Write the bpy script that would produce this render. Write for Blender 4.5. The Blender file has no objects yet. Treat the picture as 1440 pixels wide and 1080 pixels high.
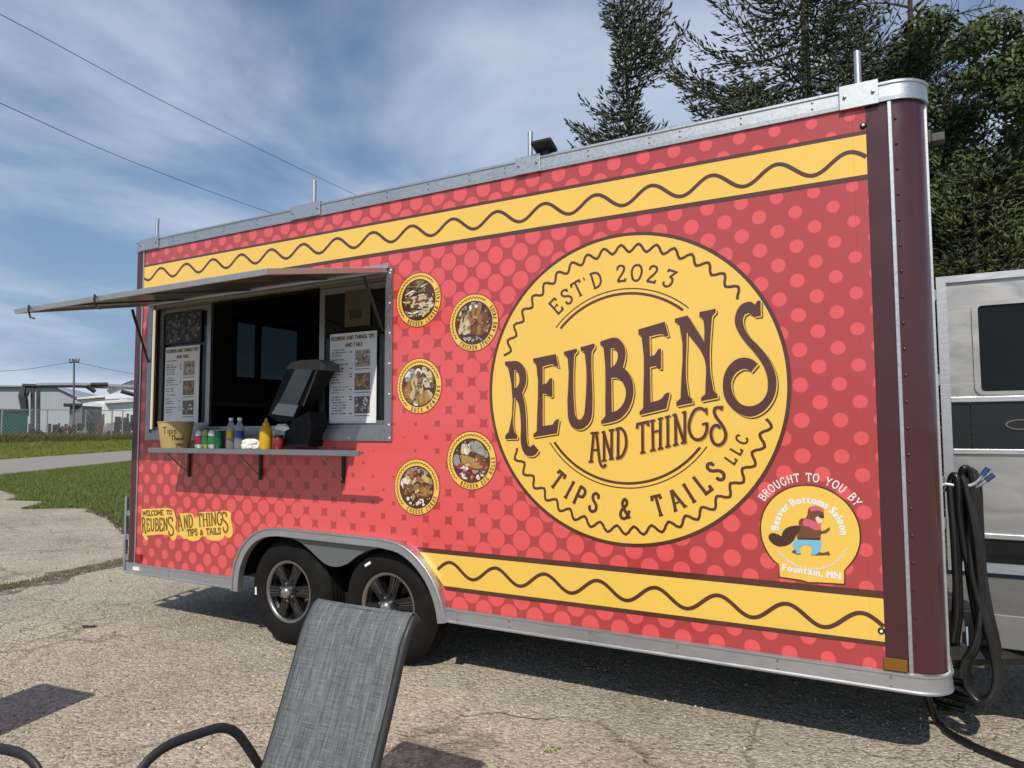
import bpy, bmesh, math, random
import numpy as np
from mathutils import Vector, Matrix
from mathutils.geometry import tessellate_polygon
R = math.radians
rnd = random.Random(7)
SC = bpy.context.scene
COL = SC.collection

# ------------------------------------------------------------------ camera, sky, sun, exposure
CAM = Vector((5.31843, -3.47986, 1.40494)); YAW, PITCH, ROLL, FPX = 0.508979, 0.0655017, -0.0037399, 997.82
_f = Vector((-math.sin(YAW)*math.cos(PITCH), math.cos(YAW)*math.cos(PITCH), math.sin(PITCH)))
_r0 = Vector((math.cos(YAW), math.sin(YAW), 0)); _u0 = _r0.cross(_f)
_r = _r0*math.cos(ROLL) + _u0*math.sin(ROLL); _u = -_r0*math.sin(ROLL) + _u0*math.cos(ROLL)
cd = bpy.data.cameras.new('camera'); cam = bpy.data.objects.new('camera', cd); COL.objects.link(cam)
cam.matrix_world = Matrix(((_r.x, _u.x, -_f.x, CAM.x), (_r.y, _u.y, -_f.y, CAM.y), (_r.z, _u.z, -_f.z, CAM.z), (0, 0, 0, 1)))
cd.sensor_width = 36; cd.lens = 36*FPX/1440; cd.clip_start = .05; cd.clip_end = 3000
SC.camera = cam

SUNV = Vector((.29, -1, 1.05)).normalized()
w = bpy.data.worlds.new('World'); SC.world = w; w.use_nodes = True
def build_world():
    nt = w.node_tree; N = nt.nodes; L = nt.links; N.clear()
    out = N.new('ShaderNodeOutputWorld'); bg = N.new('ShaderNodeBackground'); bg.inputs['Strength'].default_value = .11
    sky = N.new('ShaderNodeTexSky'); sky.sky_type = 'NISHITA'; sky.sun_disc = False
    sky.sun_elevation = math.asin(SUNV.z); sky.sun_rotation = math.atan2(SUNV.x, SUNV.y)
    sky.air_density = 1.3; sky.dust_density = .3; sky.ozone_density = 6.0
    tc = N.new('ShaderNodeTexCoord'); sep = N.new('ShaderNodeSeparateXYZ'); L.new(tc.outputs['Generated'], sep.inputs[0])
    def m(op, a, b=None, c=None):
        n = N.new('ShaderNodeMath'); n.operation = op
        for i, v in enumerate((a, b, c)):
            if v is None: continue
            if isinstance(v, (int, float)): n.inputs[i].default_value = v
            else: L.new(v, n.inputs[i])
        return n.outputs[0]
    # a cloud layer on a flat sheet high above: direction / height
    zz = m('ADD', m('MAXIMUM', sep.outputs[2], 0.0), .16)
    u = m('DIVIDE', sep.outputs[0], zz); v = m('DIVIDE', sep.outputs[1], zz)
    cmb = N.new('ShaderNodeCombineXYZ'); L.new(u, cmb.inputs[0]); L.new(v, cmb.inputs[1])
    mp = N.new('ShaderNodeMapping'); mp.inputs['Rotation'].default_value = (0, 0, R(-38)); mp.inputs['Scale'].default_value = (1.1, .80, 1)
    mp.inputs['Location'].default_value = (0, 1.7, 0)
    L.new(cmb.outputs[0], mp.inputs[0])
    def noise(scale, detail, rough, dist, vec):
        n = N.new('ShaderNodeTexNoise'); n.inputs['Scale'].default_value = scale; n.inputs['Detail'].default_value = detail
        n.inputs['Roughness'].default_value = rough; n.inputs['Distortion'].default_value = dist; L.new(vec, n.inputs['Vector']); return n.outputs[0]
    a = noise(1.0, 8, .52, .30, mp.outputs[0]); b = noise(.42, 3, .5, .0, mp.outputs[0])
    s = m('ADD', m('MULTIPLY', a, .62), m('MULTIPLY', b, .5))
    mr = N.new('ShaderNodeMapRange'); mr.interpolation_type = 'SMOOTHSTEP'; L.new(s, mr.inputs[0])
    mr.inputs[1].default_value = .472; mr.inputs[2].default_value = .665
    fac = m('MULTIPLY', mr.outputs[0], .82)
    mx = N.new('ShaderNodeMix'); mx.data_type = 'RGBA'; L.new(fac, mx.inputs[0])
    mx.inputs[7].default_value = (6.6, 7.3, 8.8, 1)
    hz = N.new('ShaderNodeMapRange'); hz.interpolation_type = 'SMOOTHSTEP'; L.new(sep.outputs[2], hz.inputs[0]); hz.inputs[1].default_value = -.02; hz.inputs[2].default_value = .42; hz.inputs[3].default_value = .88; hz.inputs[4].default_value = 0
    mh = N.new('ShaderNodeMix'); mh.data_type = 'RGBA'; L.new(hz.outputs[0], mh.inputs[0]); L.new(sky.outputs[0], mh.inputs[6]); mh.inputs[7].default_value = (2.5, 3.65, 5.7, 1); L.new(mh.outputs[2], mx.inputs[6])
    L.new(mx.outputs[2], bg.inputs[0]); L.new(bg.outputs[0], out.inputs[0])
build_world()
sd = bpy.data.lights.new('sun', 'SUN'); sun = bpy.data.objects.new('sun', sd); COL.objects.link(sun)
sd.energy = 4.2; sd.angle = R(.53); sd.color = (1, .93, .82)
sun.rotation_euler = (-SUNV).to_track_quat('-Z', 'Y').to_euler(); sun.location = (8, -10, 12)
vs = SC.view_settings; vs.view_transform = 'Standard'; vs.look = 'None'; vs.exposure = -.18; vs.gamma = 1; vs.use_curve_mapping = False

# ------------------------------------------------------------------ pixel helpers (1440 x 1080 photograph)
def ray(px, py): return _f*FPX + _r*(px-720) + _u*(540-py)
def onY(px, py, Y=0.0):
    d = ray(px, py); return CAM + d*((Y-CAM.y)/d.y)
def onZ(px, py, Z=-.036):
    d = ray(px, py); return CAM + d*((Z-CAM.z)/d.z)
def onX(px, py, X):
    d = ray(px, py); return CAM + d*((X-CAM.x)/d.x)
def far(px, py, D):
    d = ray(px, py); h = math.hypot(d.x, d.y); return CAM + d*(D/h)
def sp(px, py):
    p = onY(px, py); return (p.x, p.z)           # a point of the printed side wall, in metres
def zp(reg, sc, pts): return [sp(reg[0]+x/sc, reg[1]+y/sc) for x, y in pts]

# ------------------------------------------------------------------ materials
def lin(r, g, b): return tuple(((c/255)/12.92 if c/255 <= .04045 else ((c/255+.055)/1.055)**2.4) for c in (r, g, b))
class NT:
    def __init__(s, name):
        s.m = bpy.data.materials.new(name); s.m.use_nodes = True; s.t = s.m.node_tree; s.N = s.t.nodes; s.L = s.t.links
        s.b = s.N['Principled BSDF']; s.tc = s.N.new('ShaderNodeTexCoord')
    def set(s, **k):
        for a, v in k.items(): s.inp(s.b.inputs[a.replace('_', ' ')], v)
        return s
    def inp(s, sock, v):
        if hasattr(v, 'node'): s.L.new(v, sock)
        elif isinstance(v, (tuple, list)) and len(v) == 3 and sock.type == 'RGBA': sock.default_value = (*v, 1)
        else: sock.default_value = v
    def math(s, op, *a):
        n = s.N.new('ShaderNodeMath'); n.operation = op
        for i, v in enumerate(a): s.inp(n.inputs[i], v)
        return n.outputs[0]
    def map(s, coord='Object', scale=(1, 1, 1), rot=(0, 0, 0)):
        n = s.N.new('ShaderNodeMapping'); s.L.new(s.tc.outputs[coord], n.inputs[0]); n.inputs['Scale'].default_value = scale; n.inputs['Rotation'].default_value = rot; return n.outputs[0]
    def noise(s, vec, scale, detail=4, rough=.55, dist=0):
        n = s.N.new('ShaderNodeTexNoise'); s.L.new(vec, n.inputs['Vector']); n.inputs['Scale'].default_value = scale; n.inputs['Detail'].default_value = detail
        n.inputs['Roughness'].default_value = rough; n.inputs['Distortion'].default_value = dist; return n.outputs[0]
    def voro(s, vec, scale, feature='F1', rand=1, out=0):
        n = s.N.new('ShaderNodeTexVoronoi'); s.L.new(vec, n.inputs['Vector']); n.feature = feature; n.inputs['Scale'].default_value = scale; n.inputs['Randomness'].default_value = rand; return n.outputs[out]
    def rng(s, v, a, b, c=0., d=1., smooth=False):
        n = s.N.new('ShaderNodeMapRange'); s.L.new(v, n.inputs[0])
        if smooth: n.interpolation_type = 'SMOOTHSTEP'
        for i, x in zip((1, 2, 3, 4), (a, b, c, d)): n.inputs[i].default_value = x
        return n.outputs[0]
    def mix(s, f, a, b, mode='MIX'):
        n = s.N.new('ShaderNodeMix'); n.data_type = 'RGBA'; n.blend_type = mode; s.inp(n.inputs[0], f); s.inp(n.inputs[6], a if hasattr(a, 'node') else (*a, 1)); s.inp(n.inputs[7], b if hasattr(b, 'node') else (*b, 1)); return n.outputs[2]
    def ramp(s, v, stops):
        n = s.N.new('ShaderNodeValToRGB'); s.L.new(v, n.inputs[0]); e = n.color_ramp.elements
        while len(e) < len(stops): e.new(.5)
        for q, (p, c) in zip(e, stops): q.position = p; q.color = (*c, 1)
        return n.outputs[0]
    def bump(s, h, strength=.3, dist=.01):
        n = s.N.new('ShaderNodeBump'); n.inputs['Strength'].default_value = strength; n.inputs['Distance'].default_value = dist; s.L.new(h, n.inputs['Height']); s.L.new(n.outputs[0], s.b.inputs['Normal']); return s

def simple(name, c, rough=.5, metal=0., var=.12, scale=9., coat=0., bump=0., spec=.5, bscale=60):
    t = NT(name); v = t.map(); n = t.noise(v, scale, 5, .6)
    t.set(Base_Color=t.mix(n, tuple(x*(1-var) for x in c), tuple(min(1, x*(1+var)) for x in c)), Metallic=metal, Coat_Weight=coat, Coat_Roughness=.06, Specular_IOR_Level=spec)
    t.set(Roughness=t.rng(t.noise(v, scale*2.3, 3), .3, .7, max(.02, rough*.82), min(1, rough*1.2)))
    if bump: t.bump(t.noise(v, bscale, 3), bump, .004)
    return t.m

WRAP_R = .30
def halftone():
    t = NT('wrap_halftone_print'); sx = t.N.new('ShaderNodeSeparateXYZ'); t.L.new(t.tc.outputs['Object'], sx.inputs[0]); x, z = sx.outputs[0], sx.outputs[2]
    M = t.math
    def d(off):
        u = M('MULTIPLY', M('SUBTRACT', M('FRACT', M('ADD', M('DIVIDE', M('SUBTRACT', x, .109), .16213), off)), .5), .16213)
        v = M('MULTIPLY', M('SUBTRACT', M('FRACT', M('ADD', M('DIVIDE', M('SUBTRACT', z, .881), .16155), off)), .5), .16155)
        return M('SQRT', M('ADD', M('MULTIPLY', u, u), M('MULTIPLY', v, v)))
    dd = M('MINIMUM', d(.5), d(0.0))
    gx = M('SUBTRACT', x, 2.50); gz = M('SUBTRACT', z, 1.26)
    ds = M('SQRT', M('ADD', M('MULTIPLY', gx, gx), M('MULTIPLY', gz, gz)))
    rr = M('MAXIMUM', M('SUBTRACT', .081, M('MULTIPLY', ds, .042)), M('SUBTRACT', .0665, M('MULTIPLY', ds, .0117)))
    rr = M('SUBTRACT', rr, M('MULTIPLY', .006, M('MAXIMUM', M('SUBTRACT', ds, 1.7), 0.0)))
    wob = M('MULTIPLY', M('SUBTRACT', t.noise(t.map(), 14, 2), .5), .006)
    mask = t.rng(M('SUBTRACT', dd, M('ADD', rr, wob)), -.0022, .0022, 1, 0)
    c = t.mix(mask, lin(171, 61, 62), lin(220, 86, 87))
    fade = t.noise(t.map(scale=(1, 1, .5)), 1.6, 4); spk = t.noise(t.map(scale=(1, 1, .6)), 55, 4, .75)
    c = t.mix(t.rng(spk, .66, .78, 0, .30), c, (.16, .11, .08))
    c = t.mix(t.rng(fade, .3, .7, 0, .10), c, lin(196, 98, 98))
    t.set(Base_Color=c, Roughness=WRAP_R, Coat_Weight=.6, Coat_Roughness=.05)
    seam = M('ABSOLUTE', M('SUBTRACT', M('FRACT', M('DIVIDE', M('ADD', x, .35), 1.22)), .5))
    t.bump(M('ADD', t.rng(seam, 0, .004, 0, 1), M('MULTIPLY', t.noise(t.map(), 1.7, 3), 2.2)), .3, .004)
    return t.m
def printed(name, c):
    t = NT(name); n = t.noise(t.map(scale=(1, 1, .4)), 2.0, 4)
    t.set(Base_Color=t.mix(n, tuple(q*.95 for q in c), tuple(min(1, q*1.04) for q in c)), Roughness=WRAP_R, Coat_Weight=.6, Coat_Roughness=.05)
    sx = t.N.new('ShaderNodeSeparateXYZ'); t.L.new(t.tc.outputs['Object'], sx.inputs[0])
    seam = t.math('ABSOLUTE', t.math('SUBTRACT', t.math('FRACT', t.math('DIVIDE', t.math('ADD', sx.outputs[0], .35), 1.22)), .5))
    t.bump(t.math('ADD', t.rng(seam, 0, .004, 0, 1), t.math('MULTIPLY', t.noise(t.map(), 1.7, 3), 2.2)), .3, .004)
    return t.m
def metal(name, c, rough, streak=(1, 1, 14), var=.18):
    t = NT(name); v = t.map(scale=streak); n = t.noise(v, 12, 5, .6); g = t.noise(t.map(), 2.2, 4)
    col = t.mix(n, tuple(q*(1-var) for q in c), c); col = t.mix(t.rng(g, .45, .75, 0, .35), col, tuple(q*.62 for q in c))
    t.set(Base_Color=col, Metallic=.92, Roughness=t.rng(n, .25, .75, rough*.8, rough*1.35)); t.bump(n, .04, .003); return t.m
def glass(name, c=(.008, .010, .0095), rough=.03):
    t = NT(name); t.set(Base_Color=c, Roughness=rough, Specular_IOR_Level=.28); return t.m
M = {}
M['wrap'] = halftone()
M['yellow'] = printed('mustard_print', lin(236, 194, 86)); M['brown'] = printed('brown_print', lin(82, 46, 36)); M['yshadow'] = printed('ochre_print', lin(186, 136, 60))
M['red'] = printed('rust_red_print', lin(150, 58, 40)); M['white_print'] = printed('white_print', (.8, .79, .76)); M['olive_print'] = printed('olive_brown_print', lin(118, 84, 28))
M['maroon'] = simple('maroon_skin', (.060, .014, .018), .28, 0, .06, 3, coat=.35)
M['frame_alu'] = metal('anodised_frame', (.40, .41, .41), .42, (4, 4, 4)); M['matte'] = simple('matte_black', (.0065, .0065, .007), .6, 0, .2, 8, spec=.22)
M['alu'] = metal('brushed_aluminium', (.66, .67, .68), .38, (14, 14, 1)); M['rail'] = metal('rail_aluminium', (.62, .63, .65), .42, (1, 1, 18)); M['galv'] = metal('galvanised_steel', (.54, .57, .59), .44, (6, 6, 6))
M['trim_grey'] = simple('grey_painted_metal', (.125, .135, .14), .42, .1, .06, 4); M['dark_alu'] = metal('dull_aluminium', (.34, .34, .33), .40, (1, 1, 8)); M['soffit'] = simple('weathered_soffit', (.16, .152, .128), .36, .65, .25, 3)
M['tan'] = metal('bronze_jamb', (.40, .32, .19), .25, (20, 20, 1)); M['steel'] = metal('polished_steel', (.72, .71, .69), .2, (2, 2, 2))
M['rubber'] = simple('tyre_rubber', (.0085, .0083, .0082), .82, 0, .35, 6, bump=.15, spec=.22); M['rim'] = simple('gloss_black_rim', (.010, .010, .0105), .28, .2, .1, 20, coat=.3)
M['lip'] = metal('machined_rim', (.42, .41, .395), .34, (9, 9, 9), .6); M['chrome'] = metal('dull_chrome', (.5, .49, .47), .22, (3, 3, 3))
M['black'] = simple('black_plastic', (.010, .010, .0105), .42, 0, .15, 8); M['black_steel'] = simple('black_steel', (.025, .025, .026), .5, .3, .2, 10)
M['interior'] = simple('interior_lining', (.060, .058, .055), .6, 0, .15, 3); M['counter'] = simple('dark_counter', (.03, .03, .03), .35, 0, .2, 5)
M['glass'] = glass('dark_glass'); M['amber'] = simple('amber_reflector', (.20, .085, .01), .18, 0, .2, 40); M['redref'] = simple('red_reflector', (.25, .012, .015), .2, 0, .2, 40)
M['white'] = simple('white_paint', (.78, .78, .76), .5, 0, .05, 6); M['paper'] = simple('white_paper', (.74, .75, .76), .8, 0, .03, 5); M['ink'] = simple('black_ink', (.03, .03, .035), .7); M['ink_grey'] = simple('grey_ink', (.22, .22, .24), .7)
M['olive_ink'] = simple('olive_ink', (.16, .12, .03), .7)

# ------------------------------------------------------------------ mesh builder
class MB:
    def __init__(s): s.v = []; s.f = []; s.mi = []
    def add(s, v, f, mi=0):
        o = len(s.v); s.v += [tuple(q) for q in v]; s.f += [tuple(i+o for i in q) for q in f]; s.mi += [mi]*len(f); return s
    def box(s, a, b, mi=0, mat=None):
        (x0, y0, z0), (x1, y1, z1) = a, b
        v = [(x0, y0, z0), (x1, y0, z0), (x1, y1, z0), (x0, y1, z0), (x0, y0, z1), (x1, y0, z1), (x1, y1, z1), (x0, y1, z1)]
        if mat is not None: v = [tuple(mat @ Vector(q)) for q in v]
        return s.add(v, [(0, 3, 2, 1), (4, 5, 6, 7), (0, 1, 5, 4), (1, 2, 6, 5), (2, 3, 7, 6), (3, 0, 4, 7)], mi)
    def tube(s, pts, r, n=8, mi=0, caps=True, flat=1.0, up=None):
        P = [Vector(p) for p in pts]; rs = r if isinstance(r, (list, tuple)) else [r]*len(P); V = []; F = []
        ref = None
        for i, p in enumerate(P):
            t = (P[min(i+1, len(P)-1)] - P[max(i-1, 0)]).normalized()
            if ref is None:
                ref = Vector(up) if up else (Vector((0, 0, 1)) if abs(t.z) < .9 else Vector((1, 0, 0)))
            a = (ref - t*ref.dot(t))
            if a.length < 1e-5: a = t.orthogonal()
            a.normalize(); b = t.cross(a); ref = a
            for k in range(n):
                w_ = 2*math.pi*k/n; V.append(p + a*(math.cos(w_)*rs[i]*flat) + b*(math.sin(w_)*rs[i]))
        for i in range(len(P)-1):
            for k in range(n): F.append((i*n+k, i*n+(k+1) % n, (i+1)*n+(k+1) % n, (i+1)*n+k))
        if caps: F.append(tuple(range(n))[::-1]); F.append(tuple((len(P)-1)*n+k for k in range(n)))
        return s.add(V, F, mi)
    def lathe(s, prof, c, axis='Y', n=40, mi=0, closed=False):
        V = []; F = []; m = len(prof); c = Vector(c)
        for k in range(n):
            w_ = 2*math.pi*k/n; cs, sn = math.cos(w_), math.sin(w_)
            for r, h in prof:
                V.append(c + (Vector((r*cs, h, r*sn)) if axis == 'Y' else Vector((r*cs, r*sn, h)) if axis == 'Z' else Vector((h, r*cs, r*sn))))
        for k in range(n):
            for j in range(m if closed else m-1):
                a, b = k*m+j, k*m+(j+1) % m; k2 = (k+1) % n
                F.append((a, b, k2*m+(j+1) % m, k2*m+j))
        return s.add(V, F, mi)
    def flat(s, loops, y, mi=0):              # filled outline(s) with holes in the XZ plane at depth y
        L3 = [[Vector((x, z, 0)) for x, z in l] for l in loops]; al = [p for l in loops for p in l]
        tri = tessellate_polygon(L3); return s.add([(x, y, z) for x, z in al], [tuple(t) for t in tri], mi)
    def ribbon(s, pts, wd, y, mi=0, closed=False):
        P = np.array(pts, float); n = len(P)
        if n < 2: return s
        T = np.zeros_like(P)
        for i in range(n):
            a = P[(i-1) % n] if (closed or i > 0) else P[i]; b = P[(i+1) % n] if (closed or i < n-1) else P[i]
            d1 = P[i]-a; d2 = b-P[i]; l1 = np.hypot(*d1); l2 = np.hypot(*d2)
            t = (d1/l1 if l1 > 1e-9 else 0) + (d2/l2 if l2 > 1e-9 else 0); l = np.hypot(*t) if np.ndim(t) else 0
            T[i] = t/l if l > 1e-9 else (1, 0)
        nn = np.stack([-T[:, 1], T[:, 0]], 1); sc = np.ones(n)
        for i in range(n):
            a = P[(i-1) % n] if (closed or i > 0) else None
            if a is not None:
                d1 = P[i]-a; l1 = np.hypot(*d1)
                if l1 > 1e-9: sc[i] = 1/max(.55, abs(np.dot(d1/l1, T[i])))
        wv = np.array(wd if isinstance(wd, (list, tuple)) else [wd]*n)
        A = P + nn*(wv*sc/2)[:, None]; B = P - nn*(wv*sc/2)[:, None]
        V = [(p[0], y, p[1]) for p in A] + [(p[0], y, p[1]) for p in B]
        F = [(i, (i+1) % n, n+(i+1) % n, n+i) for i in range(n if closed else n-1)]
        return s.add(V, F, mi)
    def prism(s, loop, y0, y1, mi=0, holes=()):  # outline in XZ extruded along Y
        s.flat([loop]+list(holes), y0, mi); s.flat([loop]+list(holes), y1, mi)
        for l in [loop]+list(holes):
            n = len(l); s.add([(x, y0, z) for x, z in l]+[(x, y1, z) for x, z in l], [(i, (i+1) % n, n+(i+1) % n, n+i) for i in range(n)], mi)
        return s
    def sweep(s, path, prof, mi=0, closed=False):   # profile (outward, z) swept along an XY path
        n = len(path); m = len(prof); V = []; F = []
        for i, p in enumerate(path):
            a = Vector(path[max(i-1, 0)]); b = Vector(path[min(i+1, n-1)]); t = (b-a).normalized(); o = Vector((t.y, -t.x))
            for q, z in prof: V.append((p[0]+o.x*q, p[1]+o.y*q, z))
        for i in range(n-1):
            for j in range(m if closed else m-1): F.append((i*m+j, (i+1)*m+j, (i+1)*m+(j+1) % m, i*m+(j+1) % m))
        if closed: F += [tuple(range(m)), tuple((n-1)*m+j for j in range(m))[::-1]]
        return s.add(V, F, mi)
    def build(s, name, mats, parent=None, smooth=None, bevel=0., label=None, fix=True):
        me = bpy.data.meshes.new(name); me.from_pydata(s.v, [], s.f); me.validate(clean_customdata=False)
        for mm in (mats if isinstance(mats, (list, tuple)) else [mats]): me.materials.append(mm)
        if len(me.polygons) == len(s.mi): me.polygons.foreach_set('material_index', s.mi)
        if fix and len(s.f) < 60000:
            bm = bmesh.new(); bm.from_mesh(me); bmesh.ops.recalc_face_normals(bm, faces=bm.faces); bm.to_mesh(me); bm.free()
        o = bpy.data.objects.new(name, me); COL.objects.link(o)
        if smooth:
            me.polygons.foreach_set('use_smooth', [True]*len(me.polygons)); me.set_sharp_from_angle(angle=R(smooth))
        if bevel:
            b = o.modifiers.new('bevel', 'BEVEL'); b.width = bevel; b.segments = 2; b.limit_method = 'ANGLE'
        if parent is not None: attach(o, parent)
        if label: o['label'] = label
        me.update(); return o
WORLD = {}
def wm(o): return Matrix.Translation(WORLD.get(o.name, Vector((0, 0, 0))))
def attach(o, p):
    o.parent = p; o.matrix_parent_inverse = wm(p).inverted()
def tag(o, label, cat, group=None, kind=None):
    if label: o['label'] = label
    if cat: o['category'] = cat
    if group: o['group'] = group
    if kind: o['kind'] = kind
    return o
def thing(name, label, cat, loc=(0, 0, 0), group=None):
    o = bpy.data.objects.new(name, None); COL.objects.link(o); o.location = loc; o.empty_display_size = .1; WORLD[o.name] = Vector(loc)
    return tag(o, label, cat, group)
def structure(o): o['kind'] = 'structure'; return o
def copy_tree(o, parent=None):
    c = o.copy(); COL.objects.link(c)
    if parent is not None: c.parent = parent
    for ch in list(o.children): copy_tree(ch, c)
    return c
def smooth2(pts, n=5, closed=False):
    P = [np.array(p, float) for p in pts]; N = len(P); out = []
    for i in range(N if closed else N-1):
        p1, p2 = P[i], P[(i+1) % N]; p0 = P[(i-1) % N] if (closed or i > 0) else p1*2-p2; p3 = P[(i+2) % N] if (closed or i+2 < N) else p2*2-p1
        for k in range(n):
            t = k/n; out.append(tuple(.5*((2*p1)+(-p0+p2)*t+(2*p0-5*p1+4*p2-p3)*t*t+(-p0+3*p1-3*p2+p3)*t**3)))
    if not closed: out.append(tuple(P[-1]))
    return out
def soft_outline(pts, n=4, ang=42):        # closed outline: gentle turns become curves, sharp ones stay corners
    P = [np.array(p, float) for p in pts]; N = len(P); T = []
    for i in range(N):
        a = P[i]-P[i-1]; b = P[(i+1) % N]-P[i]; la, lb = np.hypot(*a), np.hypot(*b)
        c = np.dot(a, b)/(la*lb+1e-12)
        T.append(None if c < math.cos(R(ang)) else (a/la+b/lb)/2)
    out = []
    for i in range(N):
        p, q = P[i], P[(i+1) % N]; l = np.hypot(*(q-p)); a = T[i] if T[i] is not None else (q-p)/l; b = T[(i+1) % N] if T[(i+1) % N] is not None else (q-p)/l
        if T[i] is None and T[(i+1) % N] is None: out.append(tuple(p)); continue
        for k in range(n):
            t = k/n; h = (2*t**3-3*t*t+1, t**3-2*t*t+t, -2*t**3+3*t*t, t**3-t*t); out.append(tuple(h[0]*p+h[1]*l*a+h[2]*q+h[3]*l*b))
    return out
def arc(cx, cz, r, a0, a1, n=40): return [(cx+r*math.cos(R(a0+(a1-a0)*k/n)), cz+r*math.sin(R(a0+(a1-a0)*k/n))) for k in range(n+1)]
def ring_poly(cx, cz, r, n=96): return [(cx+r*math.cos(2*math.pi*k/n), cz+r*math.sin(2*math.pi*k/n)) for k in range(n)]

# ------------------------------------------------------------------ hand-drawn slab lettering: width | strokes, "~" curved
GL = {
'A': '66|4,0 28,100|34,100 62,0|15,34 52,34|-7,0 16,0|50,0 75,0|18,100 42,100', 'B': '54|8,0 8,100|~0,100 30,99 46,88 46,68 36,55 8,53|~8,53 36,53 54,40 54,16 38,2 0,0',
'C': '58|~54,80 48,96 30,101 12,90 4,68 2,45 6,20 18,3 36,-1 50,8 56,20|54,98 54,74', 'D': '58|8,0 8,100|~0,100 24,99 44,90 55,66 55,34 44,10 24,1 0,0',
'E': '52|8,0 8,100|0,100 48,100 50,80|8,53 36,53|36,64 36,42|0,0 48,0 51,22', 'F': '50|8,0 8,100|0,100 48,100 50,80|8,53 36,53|36,64 36,42|-2,0 20,0',
'G': '62|~54,80 48,96 30,101 12,90 4,68 2,45 6,20 18,3 36,-1 50,8 57,26 57,42|38,42 64,42|54,98 54,74', 'H': '62|8,0 8,100|54,0 54,100|8,52 54,52|-2,0 18,0|-2,100 18,100|44,0 64,0|44,100 64,100',
'I': '20|10,0 10,100|-2,0 22,0|-2,100 22,100', 'K': '58|8,0 8,100|8,42 50,100|22,62 54,0|-2,0 18,0|-2,100 18,100|44,0 62,0|42,100 60,100', 'L': '48|8,0 8,100|-2,100 18,100|-2,0 46,0 49,24',
'M': '76|6,0 10,100|10,100 38,22|38,22 66,100|66,100 70,0|-4,0 16,0|60,0 80,0|0,100 14,100|62,100 76,100', 'N': '64|8,0 8,100|8,100 56,0|56,0 56,100|-2,0 18,0|-4,100 12,100|46,100 66,100',
'O': '66|~33,101 14,92 4,70 3,45 9,16 24,1 42,1 57,16 63,45 62,70 52,92 33,101', 'P': '54|8,0 8,100|~0,100 30,99 49,88 51,68 42,51 8,47|-2,0 20,0', 'R': '58|8,0 8,100|~0,100 30,99 47,88 48,68 38,53 8,50|~28,50 40,38 46,12 56,-4 64,4|-2,0 18,0',
'S': '52|~46,78 40,95 24,101 9,92 8,74 18,60 36,46 46,30 44,12 30,0 14,2 5,14 4,26|48,98 47,74|3,4 4,28', 'T': '58|29,0 29,100|0,80 3,100 55,100 58,80|17,0 41,0', 'U': '62|~8,100 8,60 9,26 18,5 31,-1 44,5 53,26 54,60 54,100|-2,100 18,100|44,100 64,100',
'W': '88|4,100 22,0|22,0 44,90|44,90 64,0|64,0 84,100|-6,100 14,100|74,100 94,100', 'Y': '60|4,100 30,48|56,100 30,48|30,48 30,0|-6,100 14,100|46,100 66,100|18,0 42,0',
'&': '66|~60,0 40,28 24,54|~24,54 16,70 16,84 28,100 42,94 44,76 30,58|~30,58 10,40 4,18 14,1 32,0 48,14 56,36|48,38 66,38', "'": '12|6,100 6,78', ',': '14|6,10 2,-14', ' ': '38|',
'2': '54|~6,74 10,94 26,101 42,94 46,76 36,52 18,26 4,2|2,2 52,2 54,18', '0': '62|~31,101 14,92 4,70 3,45 9,16 22,1 40,1 53,16 59,45 58,70 48,92 31,101', '3': '52|6,86 8,100 50,100 28,62|~24,62 42,56 50,36 44,10 26,-2 10,4 3,18|2,8 6,26',
}
def slab_layout(text, h, gap, sq=1.0):
    out = []; x = 0
    for ch in text:
        wd, st = GL[ch].split('|', 1); wd = float(wd)/100*h*sq; S = []
        for s in st.split('|'):
            if not s: continue
            cv = s[0] == '~'; pts = [tuple(float(q)/100*h*(sq if k == 0 else 1) for k, q in enumerate(p.split(','))) for p in s.lstrip('~').split()]
            S.append([(a+x, b) for a, b in (smooth2(pts, 5) if cv else pts)])
        out.append(S); x += wd + gap
    return out, x - gap
def slab(mb, text, h, fn, wd, y, mi=0, gap=None, width=None, sq=1.0, thin=.62):
    gap = h*.2 if gap is None else gap
    lay, W = slab_layout(text, h, gap, sq)
    if width is not None:                       # fit to the length the line has on the wall
        gap += (width-W)/max(1, len(text)-1); lay, W = slab_layout(text, h, gap, sq)
    k = 0
    for S in lay:
        for i, st in enumerate(S):
            pts = []
            for a, b in zip(st, st[1:]):
                nseg = max(1, int(math.hypot(b[0]-a[0], b[1]-a[1])/(h*.25)))
                pts += [(a[0]+(b[0]-a[0])*q/nseg, a[1]+(b[1]-a[1])*q/nseg) for q in range(nseg)]
            pts.append(st[-1]); l = sum(math.hypot(b[0]-a[0], b[1]-a[1]) for a, b in zip(st, st[1:]))
            mb.ribbon([fn(*p) for p in pts], wd if l > h*.5 else wd*thin, y - k*2e-5, mi); k = (k+1) % 12
    return W
def on_arc(cx, cz, rb, a_start, up=1):        # up=1: letters stand outward, clockwise; up=-1: letters stand inward, counter-clockwise
    def fn(x, y):
        r = rb+up*y; a = R(a_start) - up*x/rb; return (cx+r*math.cos(a), cz+r*math.sin(a))
    return fn
def on_line(p0, p1):
    p0 = np.array(p0); p1 = np.array(p1); d = (p1-p0)/np.hypot(*(p1-p0)); n = np.array((-d[1], d[0]))
    return (lambda x, y: tuple(p0+d*x+n*y)), float(np.hypot(*(p1-p0)))
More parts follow.
